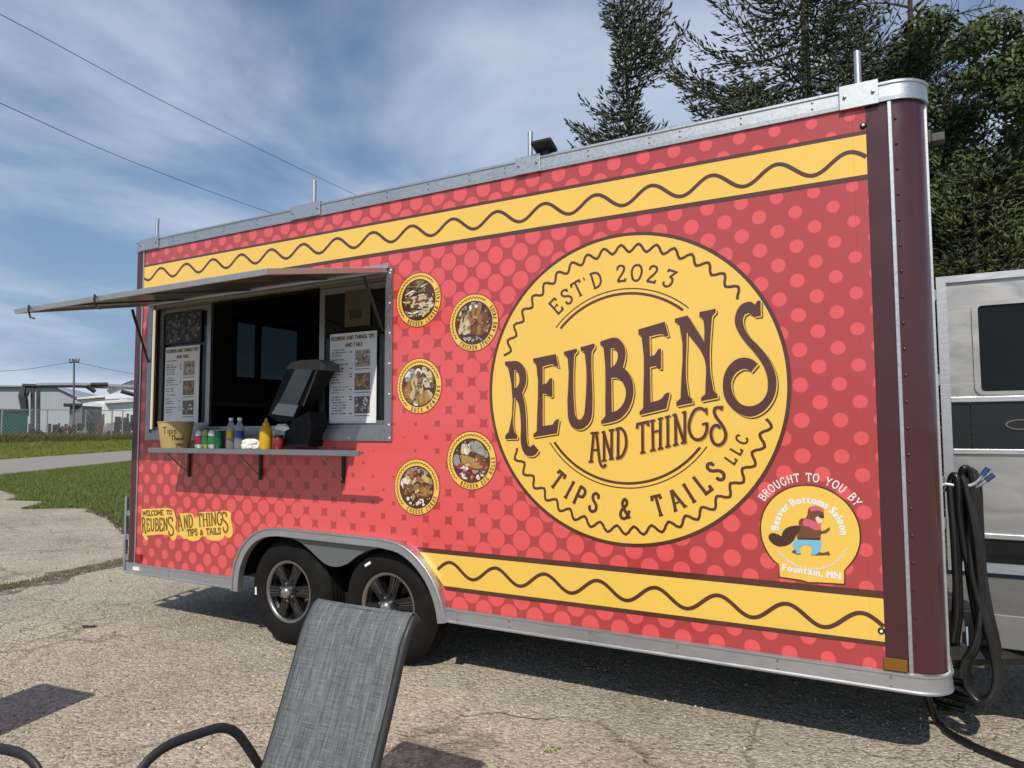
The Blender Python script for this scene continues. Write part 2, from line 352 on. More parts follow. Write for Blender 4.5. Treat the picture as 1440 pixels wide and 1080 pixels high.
# built-in font outlines for small plain print
_fc = {}
def font_char(ch, off):
    key = (ch, off)
    if key in _fc: return _fc[key]
    c = bpy.data.curves.new('glyph', 'FONT'); c.body = ch; c.size = 1; c.offset = off; c.resolution_u = 2; c.fill_mode = 'FRONT'
    o = bpy.data.objects.new('glyph', c); COL.objects.link(o); dg = bpy.context.evaluated_depsgraph_get(); dg.update()
    me = bpy.data.meshes.new_from_object(o.evaluated_get(dg)); vs_ = [(v.co.x, v.co.y) for v in me.vertices]; fs = [tuple(p.vertices) for p in me.polygons]
    bpy.data.objects.remove(o); bpy.data.curves.remove(c); bpy.data.meshes.remove(me)
    xs = [v[0] for v in vs_] or [0, .25]; _fc[key] = (vs_, fs, min(xs), max(xs)); return _fc[key]
def plain(mb, text, h, fn, y, mi=0, width=None, off=.0, sq=1.0, gap=.1):
    if off:
        for k_, (ax, az) in enumerate(((-1, -.6), (1, -.6), (-1, .6), (1, .6), (0, 0))):
            plain(mb, text, h, (lambda x, z, ax=ax, az=az: fn(x+ax*off*h*1.3, z+az*off*h*1.3)), y-k_*4e-5, mi, width, 0, sq, gap)
        return
    items = []; x = 0; s = h/.70
    for ch in text:
        if ch == ' ': x += .26*s*sq; items.append(None); continue
        vs_, fs, a, b = font_char(ch, off); items.append((x, ch)); x += ((b-a)+gap)*s*sq
    W = x-gap*s*sq; k = 1.0 if width is None else width/W
    for it in items:
        if it is None: continue
        vs_, fs, a, b = font_char(it[1], off)
        mb.add([(lambda q: (q[0], y, q[1]))(fn((it[0]+(vx-a)*s*sq)*k, vy*s)) for vx, vy in vs_], fs, mi)
    return W

# ------------------------------------------------------------------ ground, road, grass
GZ = -.036
def height(x, y):
    d = math.hypot(x-CAM.x, y-CAM.y); t = min(1, max(0, (d-64)/20)); return GZ+1.25*t*t*(3-2*t)*(1 if x < 0 else max(0, 1-x/20))
def mat_gravel():
    t = NT('worn_chip_seal'); v = t.map(); peb = t.voro(v, 62, out=0); pc = t.voro(v, 62, out=1); peb2 = t.voro(v, 27, out=0)
    big = t.noise(v, .55, 6, .6); med = t.noise(v, 3.2, 6, .62); fine = t.noise(v, 150, 3, .7)
    col = t.ramp(pc, [(.0, (.18, .155, .122)), (.22, (.35, .31, .25)), (.6, (.49, .43, .345)), (.9, (.60, .54, .445)), (1, (.73, .67, .58))])
    tint = t.ramp(big, [(.28, (.60, .575, .54)), (.42, (.86, .84, .81)), (.55, (1, .985, .96)), (.72, (1.12, 1.07, .98))]); col = t.mix(1, col, tint, 'MULTIPLY')
    col = t.mix(t.rng(med, .52, .72, 0, .42), col, (.26, .225, .18))
    # worn dirt hollows and crack lines
    wv = t.N.new('ShaderNodeVectorMath'); wv.operation = 'ADD'; t.L.new(v, wv.inputs[0])
    ns = t.N.new('ShaderNodeTexNoise'); ns.inputs['Scale'].default_value = 1.7; ns.inputs['Detail'].default_value = 5; t.L.new(v, ns.inputs['Vector'])
    sc_ = t.N.new('ShaderNodeVectorMath'); sc_.operation = 'SCALE'; t.L.new(ns.outputs[1], sc_.inputs[0]); sc_.inputs['Scale'].default_value = .9; t.L.new(sc_.outputs[0], wv.inputs[1])
    cr = t.N.new('ShaderNodeTexVoronoi'); cr.feature = 'DISTANCE_TO_EDGE'; cr.inputs['Scale'].default_value = .62; t.L.new(wv.outputs[0], cr.inputs['Vector'])
    cr2 = t.N.new('ShaderNodeTexVoronoi'); cr2.feature = 'DISTANCE_TO_EDGE'; cr2.inputs['Scale'].default_value = 2.1; t.L.new(wv.outputs[0], cr2.inputs['Vector'])
    gate = t.rng(t.noise(v, .8, 3), .42, .6, 0, 1); gate2 = t.rng(t.noise(t.map(rot=(0, 0, 1)), .5, 3), .5, .62, 0, 1)
    crack = t.math('MAXIMUM', t.math('MULTIPLY', t.rng(cr.outputs[0], .004, .022, 1, 0), gate), t.math('MULTIPLY', t.rng(cr2.outputs[0], .004, .016, 1, 0), t.math('MULTIPLY', gate2, .8)))
    col = t.mix(t.math('MULTIPLY', crack, .38), col, (.07, .058, .045))
    col = t.mix(t.rng(t.noise(v, 9, 4, .7), .62, .74, 0, .45), col, (.10, .085, .07)); patch = t.noise(t.map(scale=(1, 1.6, 1), rot=(0, 0, .5)), 1.35, 5, .7, .8); col = t.mix(t.rng(patch, .54, .70, 0, .36), col, (.19, .160, .122))
    t.set(Base_Color=col, Roughness=.9, Specular_IOR_Level=.25)
    h = t.math('ADD', t.math('MULTIPLY', t.math('SUBTRACT', 1.0, peb), .9), t.math('ADD', t.math('MULTIPLY', fine, .25), t.math('MULTIPLY', t.math('SUBTRACT', 1.0, peb2), .5)))
    h = t.math('SUBTRACT', t.math('ADD', h, t.math('MULTIPLY', med, 1.2)), t.math('MULTIPLY', crack, 1.6))
    t.bump(h, .8, .012); return t.m
def mat_soil():
    t = NT('turf_soil'); v = t.map(); a = t.noise(v, 1.2, 6, .65); b = t.noise(v, .12, 4)
    col = t.ramp(a, [(.3, (.040, .058, .016)), (.55, (.075, .105, .026)), (.75, (.12, .13, .042))]); col = t.mix(t.rng(b, .45, .7, 0, .5), col, (.10, .105, .032))
    t.set(Base_Color=col, Roughness=.95, Specular_IOR_Level=.1); t.bump(t.noise(v, 18, 4, .7), .8, .04); return t.m
def mat_road():
    t = NT('pale_road_surface'); v = t.map(); a = t.noise(v, .5, 5, .6); b = t.noise(v, 40, 3)
    col = t.mix(a, (.25, .23, .20), (.36, .335, .295)); col = t.mix(t.rng(b, .4, .7, 0, .3), col, (.2, .185, .16)); t.set(Base_Color=col, Roughness=.92, Specular_IOR_Level=.2); t.bump(b, .3, .01); return t.m
def blade_mat(name, a, b):
    t = NT(name); n = t.noise(t.map(), .9, 5, .7); n2 = t.noise(t.map(), 30, 2)
    col = t.mix(n, a, b); col = t.mix(t.rng(n2, .35, .7, 0, .35), col, tuple(q*.55 for q in a)); t.set(Base_Color=col, Roughness=.7, Specular_IOR_Level=.2); return t.m

xs = np.concatenate([np.linspace(-900, -120, 14), np.linspace(-110, 60, 70), np.linspace(80, 900, 12)]); ys = np.concatenate([np.linspace(-900, -40, 12), np.linspace(-30, 110, 60), np.linspace(130, 900, 12)])
gm = MB(); gv = [(x, y, height(x, y)) for x in xs for y in ys]; ny = len(ys)
gm.add(gv, [(i*ny+j, (i+1)*ny+j, (i+1)*ny+j+1, i*ny+j+1) for i in range(len(xs)-1) for j in range(ny-1)])
structure(gm.build('ground', mat_soil(), smooth=60))
def xy(p): return (p.x, p.y)
def wobble(pts, amp, step, seed):
    r_ = random.Random(seed); out = []
    for i in range(len(pts)):
        a, b = np.array(pts[i]), np.array(pts[(i+1) % len(pts)]); l = np.hypot(*(b-a)); n = max(1, int(l/step)); nv = np.array((-(b-a)[1], (b-a)[0]))/max(l, 1e-6)
        for k in range(n): out.append(tuple(a+(b-a)*k/n+nv*r_.uniform(-amp, amp)*(1 if k else 0)))
    return out
EDGE = [xy(onZ(*p)) for p in [(-260, 712), (-120, 703), (0, 690), (24, 700), (8, 703), (62, 706), (30, 716), (70, 715.5), (105, 715), (130, 717), (150, 722), (168, 733), (178, 745)]]
lot = EDGE + [(-3.2, 3.6), (-1.2, 4.6), (2.5, 4.9), (6, 4.6), (12, 5.2), (40, 6), (60, -40), (-60, -60), (-60, -10)]
MG = mat_gravel()
def sheet(name, poly, z, m):
    mb = MB(); tri = tessellate_polygon([[Vector((x, y, 0)) for x, y in poly]]); mb.add([(x, y, z+GZ) for x, y in poly], [tuple(t) for t in tri]); o = mb.build(name, m)
    return structure(o)
lot_w = wobble(soft_outline(lot, 5, 120), .05, .35, 3); sheet('gravel_lot', lot_w, .004, MG)
rn = [onZ(*p) for p in [(-420, 700), (0, 668), (187, 648)]]; rf = [onZ(*p) for p in [(187, 633.5), (0, 646.5), (-420, 673)]]
dn = (rn[2]-rn[1]); df = (rf[0]-rf[1])
road = [xy(p) for p in rn] + [xy(rn[2]+dn*4), xy(rf[0]+df*3)] + [xy(p) for p in rf]
sheet('road', road, .006, mat_road())
def grass_patch(name, poly, n, hmin, hmax, wd, m, label, seed, holes=(), clump=.0, lean=.5):
    r_ = np.random.RandomState(seed); P = np.array(poly); lo, hi = P.min(0), P.max(0); pts = []
    def inside(q, pl):
        x, y = q[:, 0], q[:, 1]; c = np.zeros(len(q), bool); j = len(pl)-1
        for i in range(len(pl)):
            xi, yi = pl[i]; xj, yj = pl[j]; k = ((yi > y) != (yj > y)) & (x < (xj-xi)*(y-yi)/(yj-yi+1e-12)+xi); c ^= k; j = i
        return c
    tot = 0
    while tot < n:
        q = r_.uniform(lo, hi, (n*2, 2)); k = inside(q, poly)
        for h_ in holes: k &= ~inside(q, h_)
        pts.append(q[k]); tot += k.sum()
    q = np.concatenate(pts)[:n]
    z0 = np.array([height(*p) for p in q]); hh = r_.uniform(hmin, hmax, n)*(1+clump*np.sin(q[:, 0]*1.3+2*np.sin(q[:, 1]*.9))); a = r_.uniform(0, 2*np.pi, n); ww = r_.uniform(.6, 1.2, n)*wd
    dx = np.cos(a)*ww; dy = np.sin(a)*ww; lx, ly = r_.normal(0, lean, (2, n))*hh
    V = np.zeros((n, 3, 3)); V[:, 0] = np.stack([q[:, 0]-dx, q[:, 1]-dy, z0-.01], 1); V[:, 1] = np.stack([q[:, 0]+dx, q[:, 1]+dy, z0-.01], 1); V[:, 2] = np.stack([q[:, 0]+lx, q[:, 1]+ly, z0+hh], 1)
    return fast_mesh(name, V.reshape(-1, 3), np.arange(3*n).reshape(-1, 3), m, label)
def fast_mesh(name, V, T, m, label=None, kind='stuff', mats_idx=None):
    me = bpy.data.meshes.new(name); me.vertices.add(len(V)); me.vertices.foreach_set('co', np.ascontiguousarray(V, np.float32).ravel())
    me.loops.add(T.size); me.loops.foreach_set('vertex_index', np.ascontiguousarray(T, np.int32).ravel()); me.polygons.add(len(T)); me.polygons.foreach_set('loop_start', np.arange(0, T.size, T.shape[1], dtype=np.int32))
    for mm in (m if isinstance(m, (list, tuple)) else [m]): me.materials.append(mm)
    if mats_idx is not None: me.polygons.foreach_set('material_index', np.ascontiguousarray(mats_idx, np.int32))
    me.update(calc_edges=True); o = bpy.data.objects.new(name, me); COL.objects.link(o)
    if kind: o['kind'] = kind
    if label: o['label'] = label
    return o
GB = blade_mat('lawn_blades', (.11, .155, .036), (.23, .245, .066)); GD = blade_mat('dry_weeds', (.070, .080, .024), (.17, .16, .055)); GF = blade_mat('verge_blades', (.14, .18, .032), (.30, .29, .055))
near_poly = EDGE[2:] + [(-3.4, 3.7), (-1.4, 4.9), (-2, 12), xy(rn[2]), xy(rn[1]), xy(onZ(-120, 677)), EDGE[1]]
tag(grass_patch('mown_grass', near_poly, 130000, .03, .085, .007, GB, None, 1), 'short mown green grass between the gravel lot and the road', 'grass', kind='stuff')
farp = [xy(rf[1]+(rf[2]-rf[1])*.3), xy(rf[1]), xy(rf[0]), xy(far(215, 606, 82)), xy(far(-120, 606, 82))]
tag(grass_patch('verge_grass', farp, 70000, .05, .16, .022, GF, None, 2, clump=.25), 'yellow green grass bank across the road', 'grass', kind='stuff')
weed = [xy(far(-100, 606, 73)), xy(far(215, 606, 75)), xy(far(215, 606, 81)), xy(far(-100, 606, 80))]
tag(grass_patch('weed_strip', weed, 16000, .12, .5, .03, GD, None, 3, clump=.35, lean=.35), 'rough dark weeds growing along the chain link fence', 'weeds', kind='stuff')
edge_strip = [EDGE[9], EDGE[10], EDGE[11], EDGE[12], (-3.0, 3.3), (-1.0, 4.2), (-1.0, 3.6), (-3.2, 2.9), xy(onZ(172, 752)), xy(onZ(150, 730)), xy(onZ(120, 720))]
tag(grass_patch('lot_edge_grass', edge_strip, 2600, .03, .09, .008, GD, None, 8), 'thin dry grass creeping over the edge of the gravel', 'grass', kind='stuff')

# ------------------------------------------------------------------ the food trailer
RW = 2.4; XL, XR, ZB, ZT, RC = -.095, 5.43, .378, 2.857, .13
T = thing('food_trailer', 'red and yellow polka dot food trailer with open serving window and large round logo', 'food trailer', (2.6, 1.2, 0))
WX0, WX1, WZ0, WZ1 = .140, 2.478, 1.398, 2.378
arch = [(1.20, ZB), (1.215, .43), (1.28, .57), (1.40, .68), (1.58, .725), (2.50, .712), (2.68, .66), (2.83, .55), (2.91, .43), (2.93, ZB)]
outer = [(0, ZB)] + arch + [(5.197, ZB), (5.197, ZT), (0, ZT)]
hole = [(WX0, WZ0), (WX1, WZ0), (WX1, WZ1), (WX0, WZ1)]
side = MB().flat([outer, hole], 0.0).build('side_panel', M['wrap'], T)
K = [0]
def pr(name, mb, mats): return mb.build(name, mats, side, fix=False)
Y1, Y2, Y3, Y4, Y5, Y6 = [-.0012*k for k in range(1, 7)]
# mustard stripes with the squiggle
def wave(x, z, amp, ph, per=.3073): return z + amp*math.sin(2*math.pi*(x-ph)/per)
def stripe(zb, zt, b0, b1, x0, x1, zc, ph, loop=None):
    pr('stripe_border', MB().flat([loop or [(x0, b0), (x1, b0), (x1, b1), (x0, b1)]], Y1), M['brown'])
    return zc, ph
stripe(2.54, 2.725, 2.517, 2.742, 0, 5.197, 0, 0)
pr('mustard_stripe', MB().flat([[(0, 2.5395), (5.197, 2.5395), (5.197, 2.722), (0, 2.725)]], Y2), M['yellow'])
xs_ = np.linspace(.002, 5.195, 560); pr('wavy_line', MB().ribbon([(x, wave(x, 2.6555-.0083*x, .0405, 3.82)) for x in xs_], .0185, Y3), M['brown'])
lb = [(2.72, .711), (2.93, .478), (5.197, .478), (5.197, .711)]
pr('stripe_border', MB().flat([lb], Y1), M['brown'])
pr('mustard_stripe', MB().flat([[(2.742, .684), (2.916, .503), (5.197, .4985), (5.197, .6795)]], Y2), M['yellow'])
xs_ = np.linspace(2.872, 5.195, 260); pr('wavy_line', MB().ribbon([(x, wave(x, .600-.0145*(x-2.96), .0408, 2.884)) for x in xs_], .0185, Y3), M['brown'])
# the big round logo
LX, LZ = 4.0414, 1.6232
lg = MB()
lg.flat([ring_poly(LX, LZ, .8115, 128)], Y1, 1); lg.flat([ring_poly(LX, LZ, .793, 128)], Y2, 0)
def zig(cx, cz, a0, a1, r, amp, per, n, ph=0.0):
    out = []
    for i in range(n+1):
        a = a0+(a1-a0)*i/n; s = ((a-ph)/per) % 1.0; tri = 4*abs(s-.5)-1; tri = math.copysign(abs(tri)**.85, tri); tri = 1.15*tri/(1+.25*tri*tri)
        out.append((cx+(r+amp*tri)*math.cos(R(a)), cz+(r+amp*tri)*math.sin(R(a))))
    return out
lg.ribbon(zig(LX, LZ, 35, 164, .728, .0225, 7.42, 520, 90.5), .0135, Y3, 1); lg.ribbon(zig(LX, LZ, -153.5, -13.5, .728, .0225, 7.42, 520, -90.3), .0135, Y3, 1)
lg.ribbon(arc(LX, LZ, .516, 48.3, 138.5, 80), .0058, Y3, 1); lg.ribbon(arc(LX, LZ, .491, 50.2, 137, 80), .0135, Y3, 1)
lg.ribbon(arc(LX, LZ, .514, -146.5, -35.5, 80), .0058, Y3, 1); lg.ribbon(arc(LX, LZ, .490, -145, -38.2, 80), .0135, Y3, 1)
def by_chars(text, h, rb, angs, up, wd, sq=1.0):
    for ch, a in zip(text, angs):
        W = float(GL[ch].split('|')[0])/100*h*sq; slab(lg, ch, h, on_arc(LX, LZ, rb, a+up*math.degrees(W/2/rb), up), wd, Y3, 1, sq=sq)
by_chars("EST'D", .082, .558, (130.0, 122.3, 115.2, 110.2, 104.3), 1, .0118, 1.05)
by_chars("2023", .082, .557, (90.8, 82.6, 74.4, 65.6), 1, .0118, 1.05)
by_chars("TIPS&TAILS", .096, .668, (-128.3, -120.4, -114.2, -106.2, -90.3, -74.0, -65.0, -58.2, -50.8, -42.4), -1, .0165, .95)
by_chars("LLC", .052, .666, (-34.2, -29.6, -24.4), -1, .0098, 1.1)
# REUBENS: each letter an outline of its own
ZA, ZB_, ZC = ((700, 460), 5.4), ((840, 430), 5.68125), ((940, 410), 5.6824)
LET = [
 (ZA, [[(60,262),(110,259),(150,258),(188,282),(213,325),(222,380),(215,440),(190,497),(206,560),(216,640),(222,760),(226,860),(236,903),(252,912),(275,888),(314,935),(290,968),(250,981),(214,966),(190,925),(178,860),(180,760),(172,640),(158,572),(138,538),(130,538),(130,790),(155,828),(152,847),(62,850),(62,825),(88,790),(84,312),(75,296),(60,288)],
      [(130,325),(148,332),(166,370),(166,425),(150,458),(131,465)]]),
 (ZA, [[(272,240),(445,205),(467,303),(442,296),(424,284),(345,300),(346,435),(372,428),(398,390),(418,388),(420,527),(400,529),(376,510),(346,506),(346,752),(420,740),(446,704),(470,699),(455,806),(275,836),(275,813),(300,790),(297,292),(290,273),(274,268)]]),
 (ZA, [[(505,188),(605,163),(607,186),(586,212),(583,240),(588,640),(596,678),(615,703),(637,700),(656,668),(665,620),(665,208),(658,187),(633,178),(633,153),(738,125),(740,148),(719,186),(716,215),(722,640),(712,700),(680,750),(622,778),(575,762),(546,716),(535,660),(535,245),(527,222),(508,212)]]),
 (ZB_, [[(27,288),(75,270),(122,257),(166,260),(205,298),(228,360),(225,425),(208,493),(250,532),(283,600),(293,680),(280,760),(240,848),(180,905),(110,931),(35,944),(33,920),(68,882),(55,352),(48,325),(28,312)],
      [(112,340),(140,340),(164,372),(166,420),(146,468),(112,496)],[(116,575),(156,576),(200,602),(228,660),(230,722),(205,790),(160,836),(120,850)]]),
 (ZB_, [[(332,190),(543,128),(572,240),(550,246),(525,229),(420,246),(425,405),(460,395),(490,348),(513,344),(515,502),(495,506),(470,481),(425,490),(430,772),(510,746),(550,700),(583,693),(555,822),(342,872),(340,848),(370,815),(358,258),(350,237),(332,230)]]),
 (ZC, [[(55,218),(155,192),(290,405),(282,230),(274,212),(250,203),(250,165),(380,138),(382,165),(355,197),(350,225),(362,785),(372,803),(395,820),(396,850),(265,876),(263,850),(297,818),(290,530),(150,325),(160,815),(172,842),(195,860),(196,890),(68,916),(65,885),(100,852),(92,275),(80,257),(55,246)]]),
 (ZC, [[(738,73),(742,195),(692,204),(668,186),(640,172),(612,185),(598,225),(606,280),(640,350),(720,432),(800,530),(848,630),(866,720),(856,812),(815,900),(750,965),(670,999),(590,986),(510,930),(455,850),(437,760),(450,660),(495,582),(560,536),(620,529),(680,548),(716,580),(665,642),(630,622),(595,620),(540,655),(508,712),(506,770),(535,850),(590,903),(660,916),(730,890),(780,830),(797,760),(790,670),(755,580),(690,488),(610,395),(555,310),(533,240),(540,180),(570,120),(620,88),(665,85),(695,106),(712,75)]]),
]
for (reg, sc), loops in LET:
    L_ = [soft_outline(zp(reg, sc, l), 4) for l in loops]
    for (dx, dz, y, mi) in ((.0094, -.0105, Y4, 1), (.0046, -.0052, Y5, 0), (0, 0, Y6, 1)):
        lg.flat([[(a+dx, b+dz) for a, b in l] for l in L_], y, mi)
ZD = ((820, 560), 6.5455)
ANDT = ["100,318 75,580|125,318 132,380 141,470 150,545;~150,540 155,580 168,615 190,630 214,606|86,478 146,472|70,322 146,314|52,586 98,579|86,318 116,318",
 "195,305 195,570|190,305 264,560|265,292 264,558|172,315 205,306|238,297 290,288|174,577 218,567|240,562 286,552", "325,285 323,548|~300,288 345,276 378,305 396,360 398,430 380,495 350,540 305,555",
 "548,228 550,500|497,280 503,238 598,218 602,255|527,504 576,494", "640,203 646,478|713,186 712,460|643,312 712,296|615,212 664,200|688,192 738,180|618,484 670,472|690,468 740,456", "780,168 782,442|754,176 806,162|757,450 808,436",
 "851,150 855,424|846,146 930,402|938,128 938,402|824,158 862,146|912,134 950,122|828,434 880,420|902,414 956,402", "~1130,118 1085,92 1030,110 992,180 976,255 988,325 1024,372 1072,380 1112,355 1138,300 1142,238|1136,88 1138,150|1096,240 1152,226",
 "~1280,92 1250,84 1218,92 1208,125 1228,175 1270,230 1304,290 1314,345 1294,402 1250,430 1204,410 1180,350 1182,290 1208,254 1240,250 1262,276|1282,68 1274,112"]
k = 0
for g in ANDT:
    for s_ in g.replace(';', '|').split('|'):
        cv = s_[0] == '~'; pts = zp(*ZD, [tuple(map(float, p.split(','))) for p in s_.lstrip('~').split()]); pts = smooth2(pts, 5) if cv else pts
        l = sum(math.hypot(b[0]-a[0], b[1]-a[1]) for a, b in zip(pts, pts[1:]))
        lg.ribbon([(a+.0045, b-.0045) for a, b in pts], .0145 if l > .05 else .0105, Y3-k*1e-5, 2); lg.ribbon(pts, .0145 if l > .05 else .0105, Y4-k*1e-5, 1); k += 1
pr('round_logo', lg, [M['yellow'], M['brown'], M['yshadow']])
# five round menu badges with food pictures
PAL = {n: simple('food_'+n, c, WRAP_R, 0, .2, 40, coat=.3) for n, c in dict(cream=(.56, .50, .34), dark=(.045, .028, .022), brown=(.15, .065, .03), gold=(.40, .235, .06), orange=(.33, .145, .04), white=(.70, .68, .66), red=(.42, .03, .03), grey=(.28, .28, .26), olive=(.20, .15, .05), pale=(.52, .40, .22)).items()}
PK = list(PAL); pmats = [M['yellow'], M['red'], M['brown']] + [PAL[k_] for k_ in PK]
def badge(cx, cz, caption, picture, a0=-128, a1=30, seed=0):
    mb = MB(); r_ = random.Random(seed); RR = .171
    mb.flat([ring_poly(cx, cz, RR, 64)], Y1, 1); mb.flat([ring_poly(cx, cz, RR-.0065, 64)], Y2, 0)
    mb.ribbon(zig(cx, cz, a1+14, a0+360-14, .1475, .0052, 8.2, 260), .0042, Y3, 2)
    mb.flat([ring_poly(cx, cz, .129, 56)], Y3, 2); lay = [0]
    def blob(x, z, rx, rz, rot, col, n=9, irr=.25):
        lay[0] += 1; pts = []
        for q in range(n):
            a = 2*math.pi*q/n; k_ = 1+r_.uniform(-irr, irr); px_, pz_ = rx*k_*math.cos(a), rz*k_*math.sin(a); px_, pz_ = px_*math.cos(rot)-pz_*math.sin(rot)+x, px_*math.sin(rot)+pz_*math.cos(rot)+z
            l = math.hypot(px_, pz_); lim = .1215
            if l > lim: px_, pz_ = px_*lim/l, pz_*lim/l
            pts.append((cx+px_, cz+pz_))
        mb.flat([smooth2(pts, 3, True)], Y3-.0004-lay[0]*4e-6, 3+PK.index(col))
    def many(n, x0, x1, z0, z1, rx, rz, cols, rot=(0, 3.14), irr=.25):
        for _ in range(n):
            x, z = r_.uniform(x0, x1), r_.uniform(z0, z1)
            if math.hypot(x, z) < .118: blob(x, z, r_.uniform(.6, 1.1)*rx, r_.uniform(.6, 1.1)*rz, r_.uniform(*rot), r_.choice(cols), irr=irr)
    picture(blob, many); many(70, -.11, .11, -.11, .11, .006, .004, ['dark', 'brown', 'cream', 'pale', 'olive'])
    text, width = caption, R(a1-a0)*.153
    slab(mb, text, .0225, on_arc(cx, cz, .1585, a0, -1), .0040, Y3, 2, width=width, sq=.85)
    pr('menu_badge', mb, pmats)
def p_tails(b, m):
    m(26, -.11, .11, -.11, .11, .03, .02, ['dark', 'brown', 'olive']); m(75, -.09, .11, -.1, .09, .034, .0055, ['cream', 'cream', 'white', 'olive', 'dark'], (-.3, .4)); m(22, -.05, .1, -.1, .02, .02, .012, ['cream', 'pale', 'brown']); m(8, -.03, .05, .06, .115, .012, .024, ['brown', 'dark', 'olive'])
def p_chicken(b, m):
    m(30, -.11, .11, -.11, .11, .035, .025, ['dark', 'dark', 'brown']); m(12, -.1, .1, .08, .12, .02, .01, ['white', 'grey']); m(24, -.11, -.02, -.06, .08, .024, .012, ['pale', 'cream', 'gold', 'olive'], (.6, 1.4)); m(26, -.02, .1, -.05, .09, .034, .015, ['brown', 'brown', 'orange', 'dark'], (.7, 1.6)); m(16, -.08, .08, -.12, -.09, .02, .008, ['white', 'grey', 'dark'])
def p_wonton(b, m):
    m(26, -.11, .11, -.11, .11, .03, .03, ['brown', 'olive', 'dark']); m(12, -.1, 0, .04, .11, .026, .03, ['white', 'grey', 'white']); b(-.085, -.03, .032, .045, 0, 'orange'); m(20, -.05, .09, -.1, .06, .019, .04, ['gold', 'gold', 'pale', 'orange'], (-.4, .4)); m(12, .0, .1, .0, .1, .022, .022, ['gold', 'cream', 'brown']); m(10, -.07, .08, -.12, -.08, .02, .012, ['grey', 'white', 'olive'])
def p_roll(b, m):
    m(22, -.11, .11, -.11, .11, .035, .03, ['dark', 'brown', 'grey']); b(.05, .075, .055, .03, -.5, 'grey'); m(34, -.1, .11, -.12, -.03, .014, .009, ['white', 'red', 'red', 'white'], (-.3, .3)); b(-.04, .06, .034, .034, 0, 'cream'); m(10, -.06, -.01, .04, .09, .009, .006, ['white', 'gold', 'olive'])
    b(.0, -.012, .088, .034, -.35, 'brown'); b(.0, -.008, .082, .028, -.35, 'gold', 12, .1); m(18, -.06, .06, -.03, .02, .018, .007, ['orange', 'gold', 'pale'], (-.6, -.1)); m(6, .05, .1, -.06, 0, .014, .012, ['brown', 'red', 'dark'])
def p_curds(b, m):
    m(18, -.11, .11, -.11, .11, .03, .03, ['brown', 'dark', 'orange']); m(40, -.12, .12, -.13, -.06, .013, .010, ['white', 'white', 'red', 'dark'], (-.3, .3)); m(22, -.12, .12, .06, .12, .015, .012, ['white', 'grey', 'dark', 'red']); b(-.075, .03, .045, .03, .2, 'white'); m(34, -.09, .11, -.06, .07, .022, .017, ['orange', 'gold', 'brown', 'pale', 'orange'])
badge(2.724, 2.206, 'REUBEN LOADED TAILS', p_tails, -122, 28, 1); badge(3.123, 2.034, 'CHICKEN STRIPS AND FRIES', p_chicken, -128, 42, 2); badge(2.731, 1.677, 'DUCK WONTONS', p_wonton, -112, 2, 3)
badge(3.106, 1.233, 'REUBEN EGG ROLLS', p_roll, -118, 12, 4); badge(2.718, 1.067, 'CHEESE CURDS', p_curds, -118, -18, 5)
# welcome sticker
wk = MB(); ZW = ((190, 700), 9.6)
BL1 = [(90,152),(290,146),(490,148),(525,175),(545,258),(560,305),(545,400),(565,470),(562,520),(530,577),(500,572),(468,520),(440,503),(150,510),(184,555),(150,582),(120,532),(95,480)]
BL2 = [(572,460),(583,280),(598,215),(760,213),(790,240),(812,290),(840,216),(1040,192),(1250,178),(1298,200),(1295,290),(1320,420),(1310,510),(1260,542),(1210,500),(1190,552),(980,556),(955,522),(890,532),(860,570),(740,578),(700,550),(660,560),(615,510),(570,500)]
for bl in (BL1, BL2): wk.flat([soft_outline(zp(*ZW, bl), 3, 60)], Y1, 0)
def wline(text, p0, p1, hpx, wd, sq=1.0, gap=None):
    a, b, c = zp(*ZW, [p0, p1, (p0[0], p0[1]-hpx)]); fn, W = on_line(a, b); h = math.hypot(c[0]-a[0], c[1]-a[1]); g = .13*h if len(text) > 1 else 0
    sq = (W-g*(len(text)-1))/(sum(float(GL[ch_].split('|')[0]) for ch_ in text)/100*h); slab(wk, text, h, fn, wd*1.32, Y2, 1, gap=g, sq=sq)
wline('WELCOME', (104,240), (384,230), 62, .0075); wline('TO', (428,224), (500,221), 52, .0075)
wline('R', (102,470), (146,466), 200, .0115, .9); wline('EUBEN', (160,447), (440,440), 160, .0105, .8); wline('S', (456,512), (532,500), 240, .0115, 1.0)
wline('A', (590,454), (650,440), 215, .0115, .8); wline('ND', (668,410), (782,395), 165, .0105, .8); wline('THING', (850,390), (1180,360), 165, .0105, .8); wline('S', (1196,470), (1268,455), 265, .0115, .9)
wline('TIPS', (708,515), (846,500), 80, .0085, .9); wline('&', (884,500), (922,497), 62, .0085, .9); wline('TAILS', (966,497), (1160,487), 78, .0085, .9)
pr('welcome_sticker', wk, [M['yellow'], M['olive_print']])
